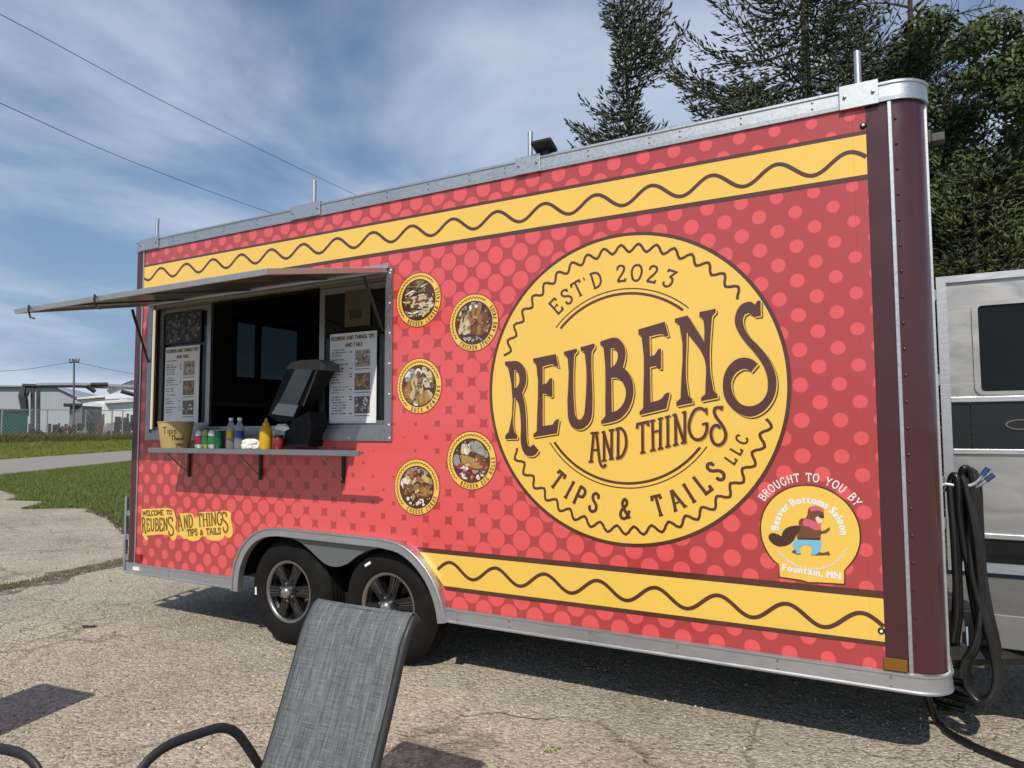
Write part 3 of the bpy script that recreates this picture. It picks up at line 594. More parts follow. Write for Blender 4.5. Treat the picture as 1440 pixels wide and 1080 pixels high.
# sponsor badge with a plain beaver
bv = MB(); BX, BZ = 4.908, .9435
def sign_outline(r, g):
    a0, a1 = 180+44, -37
    c = [(BX+r*math.cos(R(a)), BZ+r*math.sin(R(a))) for a in np.linspace(a1, a0, 70)]
    return c + [(4.777-g*.2, .79), (4.780-g, .734-g), (4.87, .729-g), (4.90, .722-g), (4.94, .725-g), (5.044+g, .729-g), (5.046+g*.8, .785)]
bv.flat([sign_outline(.2135, .008)], Y1, 1); bv.flat([sign_outline(.2060, .001)], Y2, 0)
slab(bv, 'BROUGHT TO YOU BY', .034, on_arc(BX, BZ, .2285, 145.5), .0052, Y1, 2, width=R(145.5-33)*.2285, sq=.95)
plain(bv, 'Beaver Bottoms Saloon', .033, on_arc(BX, BZ, .129, 180), Y3, 2, width=R(181)*.129, off=.05, gap=.17)
plain(bv, 'Fountain, MN', .030, on_line((4.792, .7625), (5.03, .7445))[0], Y3, 2, width=.239, off=.05, gap=.17)
plain(bv, "It ain't the Beaver, It ain't the Bottom, It's the Tail", .012, on_arc(BX, BZ, .168, -146, -1), Y3, 2, width=R(124)*.168, off=.03)
ZV = ((1080, 680), 7.2)
def bp(pts, mi, y, sm=True): bv.flat([soft_outline(zp(*ZV, pts), 3, 70) if sm else zp(*ZV, pts)], y, mi)
bp([(5,545),(22,508),(60,500),(105,515),(138,532),(150,490),(185,450),(240,430),(310,424),(375,438),(392,462),(330,472),(296,512),(262,575),(195,625),(110,636),(45,605)], 4, Y3)
bp([(318,372),(345,350),(378,352),(400,310),(412,250),(440,232),(520,236),(560,262),(566,300),(560,370),(535,410),(540,480),(580,470),(620,440),(632,462),(590,500),(540,512),(535,575),(300,570),(296,515),(325,470),(340,420),(312,420)], 3, Y3-.0004)
bp([(240,690),(270,668),(330,690),(332,716),(290,716)], 3, Y3-.0004); bp([(440,726),(500,690),(560,700),(615,683),(632,724)], 3, Y3-.0004)
bp([(285,568),(540,572),(545,620),(520,690),(470,722),(436,716),(440,640),(400,618),(345,630),(325,660),(336,704),(290,712),(280,670),(250,622)], 5, Y3-.0008)
bp([(362,366),(400,358),(470,380),(532,410),(530,470),(480,470),(420,440),(352,424)], 6, Y3-.0008); bp([(418,252),(440,230),(520,232),(568,258),(560,290),(500,270),(440,284)], 6, Y3-.0010)
bp([(482,348),(510,330),(560,350),(552,385),(520,408),(490,380)], 7, Y3-.0010); bp([(510,324),(545,314),(572,336),(552,352),(522,344)], 4, Y3-.0012)
bp([(300,545),(530,552),(528,572),(296,566)], 4, Y3-.0009, False)
pr('sponsor_badge', bv, [M['yellow'], M['brown'], M['white_print'], printed('fur_print', lin(112, 68, 46)), printed('tail_print', lin(70, 42, 28)), printed('denim_print', lin(120, 184, 214)), printed('pink_print', lin(206, 98, 112)), printed('muzzle_print', lin(226, 208, 176))])
pr('red_marker', MB().box((.002, -.012, .40), (.082, -.002, .452)), M['redref'])
for px, py in ((1214, 177), (1239.5, 887)):
    x, z = sp(px, py); rv = MB(); rv.lathe([(0, -.012), (.009, -.010), (.014, -.004), (.0145, 0)], (x, -.001, z), 'Y', 16, 0); rv.lathe([(0, -.0155), (.005, -.0145), (.007, -.010)], (x, -.001, z), 'Y', 12, 1); rv.build('panel_rivet', [M['black'], M['white']], side, smooth=40)
# skin, corners and roof
cpath = lambda o=0.0: [(XR-RC+(RC+o)*math.sin(R(a)), RC-(RC+o)*math.cos(R(a))) for a in np.linspace(0, 90, 14)]
back = [(XR, RW-RC), (XR-.04, RW-.05), (XR-RC, RW), (XL, RW)]
sk = MB().sweep([(5.197, 0), (5.29, 0)]+cpath()+back, [(0, ZB), (0, ZT)]); sk.build('maroon_skin', M['maroon'], T, smooth=35)
def yz_wall(mb, loops, x0, x1):
    m_ = MB().prism(loops[0], x0, x1, 0, loops[1:]); return mb.add([(y_, x_, z_) for x_, y_, z_ in m_.v], m_.f)
WH_ = [(.96, 1.90), (.96, 2.43), (1.74, 2.43), (1.74, 1.90)]
yz_wall(MB(), [[(0, ZB), (RW, ZB), (RW, ZT), (0, ZT)], WH_], XL, XL+.004).build('end_wall', M['maroon'], T); MB().box((XL, -.0005, ZB), (-.015, .004, ZT)).build('rear_post', M['maroon'], T)
MB().box((5.284, -.010, ZB), (5.300, -.001, ZT)).build('corner_trim', M['galv'], T, bevel=.002)
MB().box((-.014, -.008, ZB), (-.001, -.001, ZT)).build('corner_trim', M['rail'], T, bevel=.002); MB().box((5.418, .105, ZB), (5.436, .125, ZT)).build('corner_trim', M['rail'], T)
scr = MB(); 
for z in np.arange(.50, 2.8, .1135): scr.lathe([(0, -.006), (.004, -.0045), (.006, 0)], (5.314, -.0008, z), 'Y', 10)
scr.build('trim_screws', M['maroon'], T)['kind'] = 'stuff'
for i in range(3): pass
def seam_dots(name, pts, r, m):
    mb = MB()
    for x, y, z in pts: mb.lathe([(0, -.004), (r*.7, -.003), (r, 0)], (x, y, z), 'Y', 8)
    mb.build(name, m, T)['kind'] = 'stuff'
topp = [(XL-.006, RW), (XL-.006, .0)]
cap_prof = [(.004, 2.852), (.012, 2.853), (.013, 2.868), (.010, 2.872), (.010, 2.924), (.016, 2.928), (.016, 2.938), (.006, 2.944), (-.05, 2.944)]
MB().sweep([(XL-.006, 0), (5.245, 0)], cap_prof).build('roof_rail', M['galv'], T, smooth=25)
MB().sweep([(5.245, 0), (5.29, 0)]+cpath()+[(XR, RW-RC)], [(a+.003, b) for a, b in cap_prof]).build('nose_rail', M['galv'], T, smooth=25)
MB().sweep([(XL, RW), (XL, 0)], cap_prof).build('end_rail', M['rail'], T, smooth=25)
MB().box((XL, .0, 2.925), (XR-.14, RW, 2.940)).build('roof_sheet', M['rail'], T)
low_prof = [(-.02, .300), (.016, .300), (.018, .308), (.012, .314), (.012, .366), (.018, .371), (.018, .380), (.004, .384)]
MB().sweep([(XL-.01, 0), (1.195, 0)], low_prof).build('bottom_rail', M['rail'], T, smooth=25); MB().sweep([(2.935, 0), (5.29, 0)]+cpath()+[(XR, RW-RC)], low_prof).build('bottom_rail', M['rail'], T, smooth=25)
MB().box((XL-.012, 0, .30), (XL, RW, .382)).build('end_rail', M['rail'], T)
seam_dots('rail_bolts', [(x, -.0135, z) for x in (.42, .84, 3.02, 3.36, 3.84, 4.30, 4.76, 5.215) for z in (.324, .357)], .006, M['chrome'])
seam_dots('rail_bolts', [(x, -.0115, z) for x in (.36, .62, .95, 1.3, 2.2, 2.48, 2.8, 3.1, 3.34, 3.86, 4.2, 4.36, 4.66, 4.98) for z in (2.885, 2.914)], .0055, M['dark_alu'])
for x0, x1, z0, z1 in ((-.05, .19, 2.856, 2.948), (1.644, 1.915, 2.856, 2.952), (3.415, 3.573, 2.850, 2.952), (5.094, 5.253, 2.846, 2.956)):
    p = MB().box((x0, -.024, z0), (x1, -.014, z1)).box((x0, -.014, z1-.006), (x1, .05, z1)).build('splice_plate', M['galv'], T, bevel=.002)
    b_ = MB()
    for x in (x0+.022, x1-.022): b_.lathe([(0, -.009), (.006, -.008), (.009, 0)], (x, -.0245, (z0+z1)/2), 'Y', 8)
    b_.build('bolt_heads', M['chrome'], p)['kind'] = 'stuff'
for x, zt in ((.126, 3.108), (1.829, 3.117), (3.495, 3.10), (5.172, 3.118)):
    MB().lathe([(0, 2.94), (.0145, 2.94), (.0145, zt), (.011, zt), (.011, zt-.02), (0, zt-.02)], (x, .012, 0), 'Z', 16).build('pole_stub', M['galv'], T, smooth=40)
MB().lathe([(0, 2.94), (.0145, 2.94), (.0145, 3.09), (0, 3.09)], (5.36, .62, 0), 'Z', 12).build('pole_stub', M['galv'], T, smooth=40)
tilt = Matrix.Translation((3.60, -.02, 2.980)) @ Matrix.Rotation(R(-22), 4, 'X') @ Matrix.Scale(.82, 4)
fl = MB().box((-.075, -.065, -.012), (.075, .055, .014), mat=tilt).build('flood_light', M['black'], T, bevel=.004); MB().box((3.58, -.008, 2.944), (3.62, .02, 2.975)).build('light_bracket', M['black'], fl)
fb = MB().box((5.436, .18, 2.70), (5.452, .24, 2.76)).box((5.452, .175, 2.70), (5.505, .245, 2.738)).build('porch_light', simple('dull_lamp_housing', (.07, .068, .062), .6), T, bevel=.004)
MB().box((5.190, -.014, .386), (5.278, -.004, .436)).build('amber_reflector', M['amber'], T, bevel=.002); MB().box((.0, -.024, .332), (.075, -.0135, .358)).build('white_tag', M['white'], T)
rb = MB().box((-.215, .03, .30), (-.19, .055, .885)).build('rear_bar', M['galv'], T, bevel=.003)
for z0, z1 in ((.735, .775), (.545, .59), (.385, .43)): MB().box((-.19, .036, z0), (XL, .050, z1)).build('bar_bracket', M['galv'], rb)
# inside
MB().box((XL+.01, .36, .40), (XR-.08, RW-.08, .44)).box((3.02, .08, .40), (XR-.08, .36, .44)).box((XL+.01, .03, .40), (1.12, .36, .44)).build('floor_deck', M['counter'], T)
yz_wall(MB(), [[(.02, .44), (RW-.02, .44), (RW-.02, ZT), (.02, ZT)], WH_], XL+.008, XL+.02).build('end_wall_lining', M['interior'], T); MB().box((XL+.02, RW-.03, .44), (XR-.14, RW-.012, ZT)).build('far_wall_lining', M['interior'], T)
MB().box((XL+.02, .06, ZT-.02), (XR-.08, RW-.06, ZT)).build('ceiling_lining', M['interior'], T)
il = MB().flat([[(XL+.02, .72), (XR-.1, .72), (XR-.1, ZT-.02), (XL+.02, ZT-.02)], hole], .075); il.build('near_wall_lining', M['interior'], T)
fw = yz_wall(MB(), [[(.92, 1.86), (1.78, 1.86), (1.78, 2.47), (.92, 2.47)], [(.97, 1.91), (.97, 2.42), (1.20, 2.42), (1.20, 1.91)], [(1.25, 1.91), (1.25, 2.42), (1.73, 2.42), (1.73, 1.91)]], XL-.006, XL+.03).build('rear_window', M['black'], T)
M['rear_pane'] = NT('tinted_pane').set(Base_Color=(.020, .026, .027), Roughness=.12, Transmission_Weight=1, IOR=1.05).m
for y0, y1 in ((.965, 1.205), (1.245, 1.735)): MB().box((XL+.008, y0, 1.905), (XL+.012, y1, 2.425)).build('pane', M['rear_pane'], fw)
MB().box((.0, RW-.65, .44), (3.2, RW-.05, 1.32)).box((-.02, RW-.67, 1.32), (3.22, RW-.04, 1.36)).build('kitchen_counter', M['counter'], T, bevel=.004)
MB().box((XL+.03, .5, 1.62), (.25, 2.3, 1.66)).build('kitchen_shelf', M['trim_grey'], T)
for x, y, s1, h1 in ((.5, 1.95, .22, .34), (1.1, 1.95, .3, .24), (1.9, 1.95, .26, .4)): MB().box((x, y-.15, 1.361), (x+s1, y+.15, 1.36+h1)).build('kitchen_appliance', M['black'], T, bevel=.01)
# serving window
fr = MB(); ox0, ox1, oz0, oz1 = .088, 2.530, 1.344, 2.430
fr.prism([(ox0, oz0), (ox1, oz0), (ox1, oz1), (ox0, oz1)], -.014, -.0005, 0, [[(WX0, WZ0), (WX0, WZ1), (WX1, WZ1), (WX1, WZ0)]])
wf = fr.build('window_frame', M['frame_alu'], T, bevel=.003)
jb = MB().box((WX0, 0, WZ0), (WX0+.012, .10, WZ1)).box((WX1-.012, 0, WZ0), (WX1, .10, WZ1)).box((WX0+.012, 0, WZ1-.012), (WX1-.012, .10, WZ1)).build('jamb', M['tan'], wf)
M['led'] = NT('warm_light_strip').set(Base_Color=(.8, .75, .6), Roughness=.4, Emission_Color=(1, .86, .58, 1), Emission_Strength=.55).m
led = MB().tube([(.170, -.020, z) for z in np.linspace(WZ0+.03, WZ1-.02, 12)], .0085, 8).build('light_strip', M['led'], wf, smooth=50); MB().box((.158, -.0145, WZ0+.02), (.182, -.008, WZ1-.01)).build('strip_channel', M['tan'], wf)
MB().tube([(.170, -.020, WZ1-.02), (.172, -.022, WZ1+.012), (.20, -.024, WZ1+.02), (.8, -.024, WZ1+.022), (WX1-.05, -.024, WZ1+.022)], .007, 6).build('light_strip_top', M['tan'], wf, smooth=50)
MB().box((WX0+.012, -.004, WZ0), (WX1-.012, .14, WZ0+.022)).box((WX0+.012, .01, WZ0+.022), (WX1-.012, .02, WZ0+.045)).box((WX0+.012, .06, WZ0+.022), (WX1-.012, .07, WZ0+.045)).build('sill_track', M['frame_alu'], wf)
sw = MB()
for x in np.arange(ox0+.12, ox1, .33):
    for z in (oz0+.018, oz1-.018): sw.lathe([(0, -.005), (.005, -.004), (.007, 0)], (x, -.0142, z), 'Y', 8)
for z in np.arange(oz0+.1, oz1, .19):
    for x in (ox0+.018, ox1-.018): sw.lathe([(0, -.005), (.005, -.004), (.007, 0)], (x, -.0142, z), 'Y', 8)
sw.build('frame_screws', M['white'], wf)['kind'] = 'stuff'
def sash(x0, x1, y):
    s_ = MB().prism([(x0, WZ0+.03), (x1, WZ0+.03), (x1, WZ1-.015), (x0, WZ1-.015)], y-.012, y+.012, 0, [[(x0+.045, WZ0+.075), (x0+.045, WZ1-.055), (x1-.045, WZ1-.055), (x1-.045, WZ0+.075)]]).build('sash', M['dark_alu'], T, bevel=.003)
    MB().box((x0+.04, y-.003, WZ0+.07), (x1-.04, y+.003, WZ1-.05)).build('glass_pane', M['glass'], s_)
sash(WX0+.03, .775, .045); sash(1.855, WX1-.014, .065)
# awning hatch
aw0, aw1 = (.080, 2.495); Hz, Hy, Fz, Fy = 2.410, -.018, 2.213, -.975
dA = Vector((0, Fy-Hy, Fz-Hz)); LA = dA.length; dA.normalize(); nA = Vector((0, dA.z, -dA.y))    # nA points up and out
amat = Matrix(((1, 0, 0, 0), (0, dA.y, nA.y, Hy), (0, dA.z, nA.z, Hz), (0, 0, 0, 1)))
awn = MB().box((aw0+.004, .004, .004), (aw1-.004, LA-.004, .018), mat=amat).build('awning', M['soffit'], T)
eg = MB()
for a, b in (((aw0, 0, -.012), (aw0+.03, LA, .020)), ((aw1-.03, 0, -.012), (aw1, LA, .020)), ((aw0+.03, LA-.03, -.012), (aw1-.03, LA, .020)), ((aw0+.03, 0, -.012), (aw1-.03, .035, .020))): eg.box(a, b, mat=amat)
eg.build('awning_edge', M['rail'], awn, bevel=.003)
for x in (.55, 1.28, 2.0): MB().box((x-.02, .035, -.006), (x+.02, LA-.03, .004), mat=amat).build('awning_rib', M['soffit'], awn)
MB().box((aw0-.01, -.028, 2.424), (aw1+.01, -.014, 2.452)).build('awning_hinge', M['rail'], T, bevel=.003)
for x in (.28, 1.02): MB().tube([amat @ Vector(q) for q in ((x, LA+.003, .03), (x, LA+.012, .0), (x, LA+.008, -.05), (x+.03, LA+.0, -.06))], .006, 6).build('awning_latch', M['black_steel'], awn)
MB().tube([(.11, -.165, 2.35), (.11, -.145, 2.29), (.115, -.02, 1.95)], [.011, .011, .007], 8).build('gas_strut', M['black'], T, smooth=40); MB().tube([(2.462, -.20, 2.345), (2.465, -.16, 2.26), (2.462, -.02, 2.03)], [.011, .011, .007], 8).build('gas_strut', M['black'], T, smooth=40)
# shelf
shf = MB().box((.545, -.275, 1.272), (2.20, -.005, 1.288)).build('serving_shelf', M['frame_alu'], T, bevel=.002)
MB().box((.545, -.292, 1.258), (2.512, -.276, 1.292)).build('shelf_lip', M['frame_alu'], shf, bevel=.003); MB().tube([(2.512, -.284, 1.277), (2.54, -.284, 1.277)], .007, 8).build('lip_latch', M['dark_alu'], shf)
for x in (.62, 1.38, 2.14):
    MB().box((x-.011, -.016, 1.07), (x+.011, -.004, 1.270)).box((x-.012, -.250, 1.256), (x+.012, -.022, 1.270)).build('shelf_bracket', M['black_steel'], shf); MB().tube([(x, -.02, 1.10), (x, -.21, 1.262)], .007, 6).build('bracket_strut', M['dark_alu'], shf)
# running gear
fpath = [(1.192, .298)] + smooth2([(1.196, .38), (1.215, .47), (1.27, .58), (1.36, .665), (1.47, .715), (1.60, .732)], 4) + [(2.05, .727)] + smooth2([(2.48, .722), (2.62, .702), (2.74, .640), (2.84, .540), (2.905, .42), (2.935, .300)], 4)
def fender_strip(o, i, y0, y1, name, m, par=T):
    n = len(fpath); P = np.array(fpath); Tn = np.gradient(P, axis=0); Tn /= np.linalg.norm(Tn, axis=1)[:, None]; Nn = np.stack([-Tn[:, 1], Tn[:, 0]], 1)
    A = P+Nn*o; B = P+Nn*i; V = [(a[0], y0, a[1]) for a in A]+[(a[0], y1, a[1]) for a in A]+[(b[0], y1, b[1]) for b in B]+[(b[0], y0, b[1]) for b in B]
    F = []
    for k_ in range(n-1):
        for q in range(4): F.append((q*n+k_, q*n+k_+1, ((q+1) % 4)*n+k_+1, ((q+1) % 4)*n+k_))
    F += [(0, n, 2*n, 3*n), (n-1, 2*n-1, 3*n-1, 4*n-1)]
    return MB().add(V, F).build(name, m, par, smooth=35, bevel=.004)
fe = fender_strip(.028, -.028, -.052, .0, 'fender_flare', M['rail']); fender_strip(.031, .018, -.060, -.053, 'flare_bead', M['galv'], fe)
fp = [(1.55, .705), (2.52, .696)] + smooth2([(2.50, .690), (2.38, .672), (2.27, .625), (2.19, .572), (2.12, .545), (2.06, .540), (2.00, .550), (1.93, .585), (1.84, .640), (1.73, .685), (1.58, .702)], 4)
MB().prism(fp, -.012, .006).build('fender_panel', M['trim_grey'], T, smooth=30)
MB().box((1.15, .30, .30), (2.98, .33, .80)).box((1.15, .02, .77), (2.98, .30, .80)).box((1.13, .02, .385), (1.16, .33, .80)).box((2.97, .02, .385), (3.0, .33, .80)).build('wheel_well', M['black'], T)
MB().box((XL, .42, .28), (XR-.05, .48, .384)).box((XL, RW-.48, .28), (XR-.05, RW-.42, .384)).build('chassis_beam', M['black_steel'], T)
MB().box((XL+.02, .36, .385), (XR-.08, RW-.08, .398)).box((3.02, .06, .385), (XR-.08, .36, .398)).box((XL+.02, .02, .385), (1.12, .36, .398)).build('underbody', M['black_steel'], T)
def wheel(cx, rot, tagang):
    cz, yo = .324, .018; tr = .360
    tp = [(.205, yo+.03), (.214, yo+.012), (.235, yo+.004), (.262, yo), (.30, yo+.002), (.326, yo+.014), (.342, yo+.034), (tr, yo+.056)]
    for g in (.085, .118, .151): tp += [(tr, yo+g-.006), (tr-.008, yo+g-.005), (tr-.008, yo+g+.005), (tr, yo+g+.006)]
    tp += [(tr, yo+.175), (.342, yo+.196), (.30, yo+.225), (.20, yo+.225)]
    wl = MB().lathe(tp, (cx, 0, cz), 'Y', 72).build('wheel', M['rubber'], T, smooth=28)
    rm = MB().lathe([(.19, yo+.03), (.188, yo+.055), (.175, yo+.07), (.172, yo+.2), (.0, yo+.2)], (cx, 0, cz), 'Y', 48)
    for k_ in range(6):
        a = R(rot+60*k_); ca, sa = math.cos(a), math.sin(a)
        for off in (-.019, .019):
            loop = [(.045, off-.015), (.120, off-.0145), (.186, off*1.45-.016), (.186, off*1.45+.016), (.120, off+.0145), (.045, off+.015)]
            rm.prism([(cx+ca*p-sa*q, cz+sa*p+ca*q) for p, q in loop], yo+.026, yo+.075)
        loop = [(.05, -.015), (.186, -.02), (.186, .02), (.05, .015)]; rm.prism([(cx+ca*p-sa*q, cz+sa*p+ca*q) for p, q in loop], yo+.040, yo+.078)
    rm.lathe([(0, yo+.022), (.062, yo+.022), (.066, yo+.03), (.066, yo+.08)], (cx, 0, cz), 'Y', 32); rm.build('rim', M['rim'], wl, smooth=30)
    MB().lathe([(.183, yo+.040), (.186, yo+.026), (.196, yo+.018), (.207, yo+.018), (.211, yo+.026), (.207, yo+.034)], (cx, 0, cz), 'Y', 64).build('rim_lip', M['lip'], wl, smooth=40)
    mk = MB()
    for k_ in range(6):
        a = R(rot+60*k_); ca, sa = math.cos(a), math.sin(a)
        for off in (-.005, .005): mk.prism([(cx+ca*p-sa*q, cz+sa*p+ca*q) for p, q in ((.09, off-.001), (.182, off*1.6-.0016), (.182, off*1.6+.0016), (.09, off+.001))], yo+.0235, yo+.0262)
    mk.build('machined_edges', M['lip'], wl)['kind'] = 'stuff'
    MB().lathe([(0, yo-.028), (.018, yo-.026), (.032, yo-.018), (.040, yo-.004), (.042, yo+.02), (.042, yo+.03)], (cx, 0, cz), 'Y', 32).build('hub_cap', M['chrome'], wl, smooth=50)
    for k_ in range(6):
        a = R(rot+30+60*k_); MB().lathe([(0, yo+.004), (.008, yo+.004), (.010, yo+.012), (.010, yo+.03)], (cx+.056*math.cos(a), 0, cz+.056*math.sin(a)), 'Y', 6).build('lug_nut', M['chrome'], wl)
    a = R(tagang); q = Matrix.Translation((cx+.288*math.cos(a), yo-.0015, cz+.288*math.sin(a))) @ Matrix.Rotation(-(a+math.pi/2), 4, 'Y')
    MB().box((-.026, -.002, -.008), (.026, .0, .008), mat=q).build('tyre_tag', M['white'], wl)
wheel(1.618, 5, 184); wheel(2.472, 12, 120)
MB().tube([(1.618, .2, .324), (1.618, RW-.2, .324)], .03, 10).build('axle', M['black_steel'], T); MB().tube([(2.472, .2, .324), (2.472, RW-.2, .324)], .03, 10).build('axle', M['black_steel'], T)
for cx in (1.618, 2.472): MB().lathe([(0, RW-.24), (.2, RW-.24), (.3, RW-.23), (.35, RW-.2), (.35, RW-.06), (.3, RW-.03), (.2, RW-.04), (0, RW-.05)], (cx, 0, .324), 'Y', 40).build('far_wheel', M['rubber'], T, smooth=30)

# ------------------------------------------------------------------ open front door, tongue deck, hoses
def brushed():
    t = NT('hand_brushed_aluminium'); v = t.map(scale=(1, 1, 1)); n = t.noise(t.map(scale=(1.5, 1.5, 4)), 2.0, 5, .5, 1.2); n2 = t.noise(v, 70, 3)
    t.set(Base_Color=t.mix(n, (.42, .41, .39), (.50, .49, .465)), Metallic=.85, Roughness=t.rng(n, .3, .7, .34, .52)); t.bump(t.math('ADD', n, t.math('MULTIPLY', n2, .15)), .12, .01); return t.m
M['brushed'] = brushed()
def tread():
    t = NT('tread_plate'); v = t.map(); a = t.N.new('ShaderNodeTexWave'); a.inputs['Scale'].default_value = 26; a.bands_direction = 'DIAGONAL'; t.L.new(v, a.inputs['Vector'])
    b = t.N.new('ShaderNodeTexWave'); b.inputs['Scale'].default_value = 26; b.bands_direction = 'DIAGONAL'; t.L.new(t.map(rot=(0, 0, R(90))), b.inputs['Vector'])
    h = t.math('MULTIPLY', a.outputs[1], b.outputs[1]); n = t.noise(v, 5, 5); t.set(Base_Color=t.mix(n, (.085, .085, .080), (.16, .158, .15)), Metallic=.1, Roughness=.75); t.bump(h, .5, .006); return t.m
DY = 1.43; dx0, dx1 = 5.490, 6.26
door = MB().prism([(dx0, .585), (dx1, .585), (dx1, 2.312), (dx0, 2.312)], DY, DY+.04, 0, [[(dx0+.05, .64), (dx0+.05, 2.272), (dx1-.05, 2.272), (dx1-.05, .64)]]).build('front_door', M['rail'], T, bevel=.004)
for z0, z1 in ((1.560, 1.592), (1.258, 1.288), (.777, .806)): MB().box((dx0+.05, DY+.002, z0), (dx1-.05, DY+.04, z1)).build('door_bar', M['rail'], door, bevel=.003)
def rrect(x0, z0, x1, z1, r, n=6):
    o = []
    for cx, cz, a in ((x1-r, z1-r, 0), (x0+r, z1-r, 90), (x0+r, z0+r, 180), (x1-r, z0+r, 270)): o += [(cx+r*math.cos(R(a+90*k_/n)), cz+r*math.sin(R(a+90*k_/n))) for k_ in range(n+1)]
    return o
MB().flat([[(dx0+.05, 1.592), (dx1-.05, 1.592), (dx1-.05, 2.272), (dx0+.05, 2.272)], rrect(5.690, 1.618, 6.085, 2.125, .022)], DY+.018).build('door_panel', M['brushed'], door)
MB().prism(rrect(5.662, 1.598, 6.113, 2.152, .05), DY+.006, DY+.017, 0, [rrect(5.693, 1.621, 6.082, 2.122, .022)]).build('window_trim', M['brushed'], door, bevel=.003)
MB().box((5.682, DY+.020, 1.61), (6.092, DY+.024, 2.134)).build('door_window', M['glass'], door)
MB().flat([[(dx0+.05, .806), (dx1-.05, .806), (dx1-.05, 1.258), (dx0+.05, 1.258)]], DY+.018).build('door_panel', M['brushed'], door)
blk = MB().box((dx0+.05, DY+.022, 1.288), (dx0+.144, DY+.03, 1.560)).box((dx0+.148, DY+.018, 1.288), (dx1-.05, DY+.03, 1.560)).build('black_panel', simple('black_gloss_panel', (.010, .0105, .011), .3, 0, .3, 3, coat=.15), door)
ov = MB().prism([(5.872+.072*math.cos(a), 1.428+.030*math.sin(a)) for a in np.linspace(0, 2*np.pi, 40)[:-1]], DY+.008, DY+.018, 0, [[(5.872+.063*math.cos(a), 1.428+.0235*math.sin(a)) for a in np.linspace(0, 2*np.pi, 40)[:-1]]]); ov.build('oval_emblem', M['trim_grey'], door)
MB().prism([(5.872+.061*math.cos(a), 1.428+.0225*math.sin(a)) for a in np.linspace(0, 2*np.pi, 40)[:-1]], DY+.012, DY+.018).build('oval_plate', M['black'], door)
MB().box((5.935, DY+.006, 1.455), (5.947, DY+.018, 1.505)).build('panel_latch', M['black'], door, bevel=.003); MB().box((5.940, DY+.004, 1.33), (5.956, DY+.018, 1.41)).build('panel_handle', M['black'], door, bevel=.003)
MB().box((dx0+.05, DY+.018, .64), (dx1-.05, DY+.028, .777)).build('dark_panel', M['glass'], door)
for z in (2.17, 1.66, 1.06, .82):
    MB().lathe([(0, z), (.011, z), (.011, z+.07), (0, z+.07)], (5.474, DY-.004, 0), 'Z', 10).box((5.45, DY-.004, z+.005), (dx0+.004, DY+.004, z+.065)).build('door_hinge', M['steel'], door, smooth=40)
dk = MB().box((5.44, .50, .546), (7.0, 1.98, .556)).build('tongue_deck', tread(), T)
MB().box((5.44, .485, .408), (7.0, .50, .558)).build('deck_edge', simple('weathered_steel', (.20, .20, .19), .5, .4, .2, 6), dk, bevel=.003)
MB().tube([(5.40, .35, .37), (6.5, 1.05, .37), (7.3, 1.2, .37)], .045, 4).tube([(5.40, 2.05, .37), (6.5, 1.35, .37), (7.3, 1.2, .37)], .045, 4).build('tongue_beam', M['black_steel'], T)
jk = MB().tube([(6.9, 1.2, .545), (6.9, 1.2, .14)], .032, 12).build('tongue_jack', M['black_steel'], T, smooth=40); MB().lathe([(0, .0), (.07, .0), (.07, .02), (.04, .03), (.03, .15), (0, .15)], (6.9, 1.2, -.028), 'Z', 16).build('jack_foot', M['galv'], jk)
pq = onY(1372, 925, .465)
cp = MB().box((pq.x-.035, .455, pq.z-.04), (pq.x+.035, .50, pq.z+.03)).lathe([(0, 0), (.016, .0), (.018, .04), (.010, .05), (0, .055)], (pq.x-.01, .42, pq.z+.01), 'Y', 12).build('plug_socket', M['dark_alu'], T, bevel=.002)
MB().tube([(pq.x-.03, .45, pq.z+.14), (pq.x-.03, .43, pq.z+.05), (pq.x-.01, .44, pq.z)], .007, 6).build('plug_handle', M['steel'], cp)
HY = .40
def hp(pts, Y=HY, reg=(1200, 640), sc=2.4545): return [onY(reg[0]+x/sc, reg[1]+y/sc, Y) for x, y in pts]
def smooth3(P, n=6): return [Vector(p) for p in smooth2([tuple(p) for p in P], n)]
for dz, dy in ((0, 0), (.035, -.03)):
    hk = [Vector((5.425, HY+dy, 1.135+dz*.3)), Vector((5.452, HY+dy, 1.118+dz*.3))] + hp([(318, 112-10*(dz > 0)), (372, 118-8*(dz > 0)), (412, 112-6*(dz > 0)), (440, 100-12*(dz > 0)), (462, 84-10*(dz > 0))], HY+dy) if dz == 0 else [Vector((5.425, HY+dy, 1.16)), Vector((5.45, HY+dy, 1.145))] + hp([(318, 100), (372, 108), (405, 104), (428, 90), (448, 66)], HY+dy)
    h = MB().tube(smooth3(hk, 5), .0085, 8).build('hose_hook', M['galv'], T, smooth=50)
    e0, e1 = Vector(hk[-1]), Vector(hk[-1])+(Vector(hk[-1])-Vector(hk[-2])).normalized()*.035
    MB().tube([e0-(e1-e0)*.2, e1], .0115, 10).build('hook_cap', simple('blue_rubber', (.02, .06, .17), .5), h, smooth=40)
def hose_mat():
    t = NT('black_rubber_hose'); n = t.noise(t.map(), 20, 4); t.set(Base_Color=t.mix(n, (.006, .006, .006), (.014, .0138, .0135)), Roughness=.38); t.bump(n, .2, .004); return t.m
M['hose'] = hose_mat()
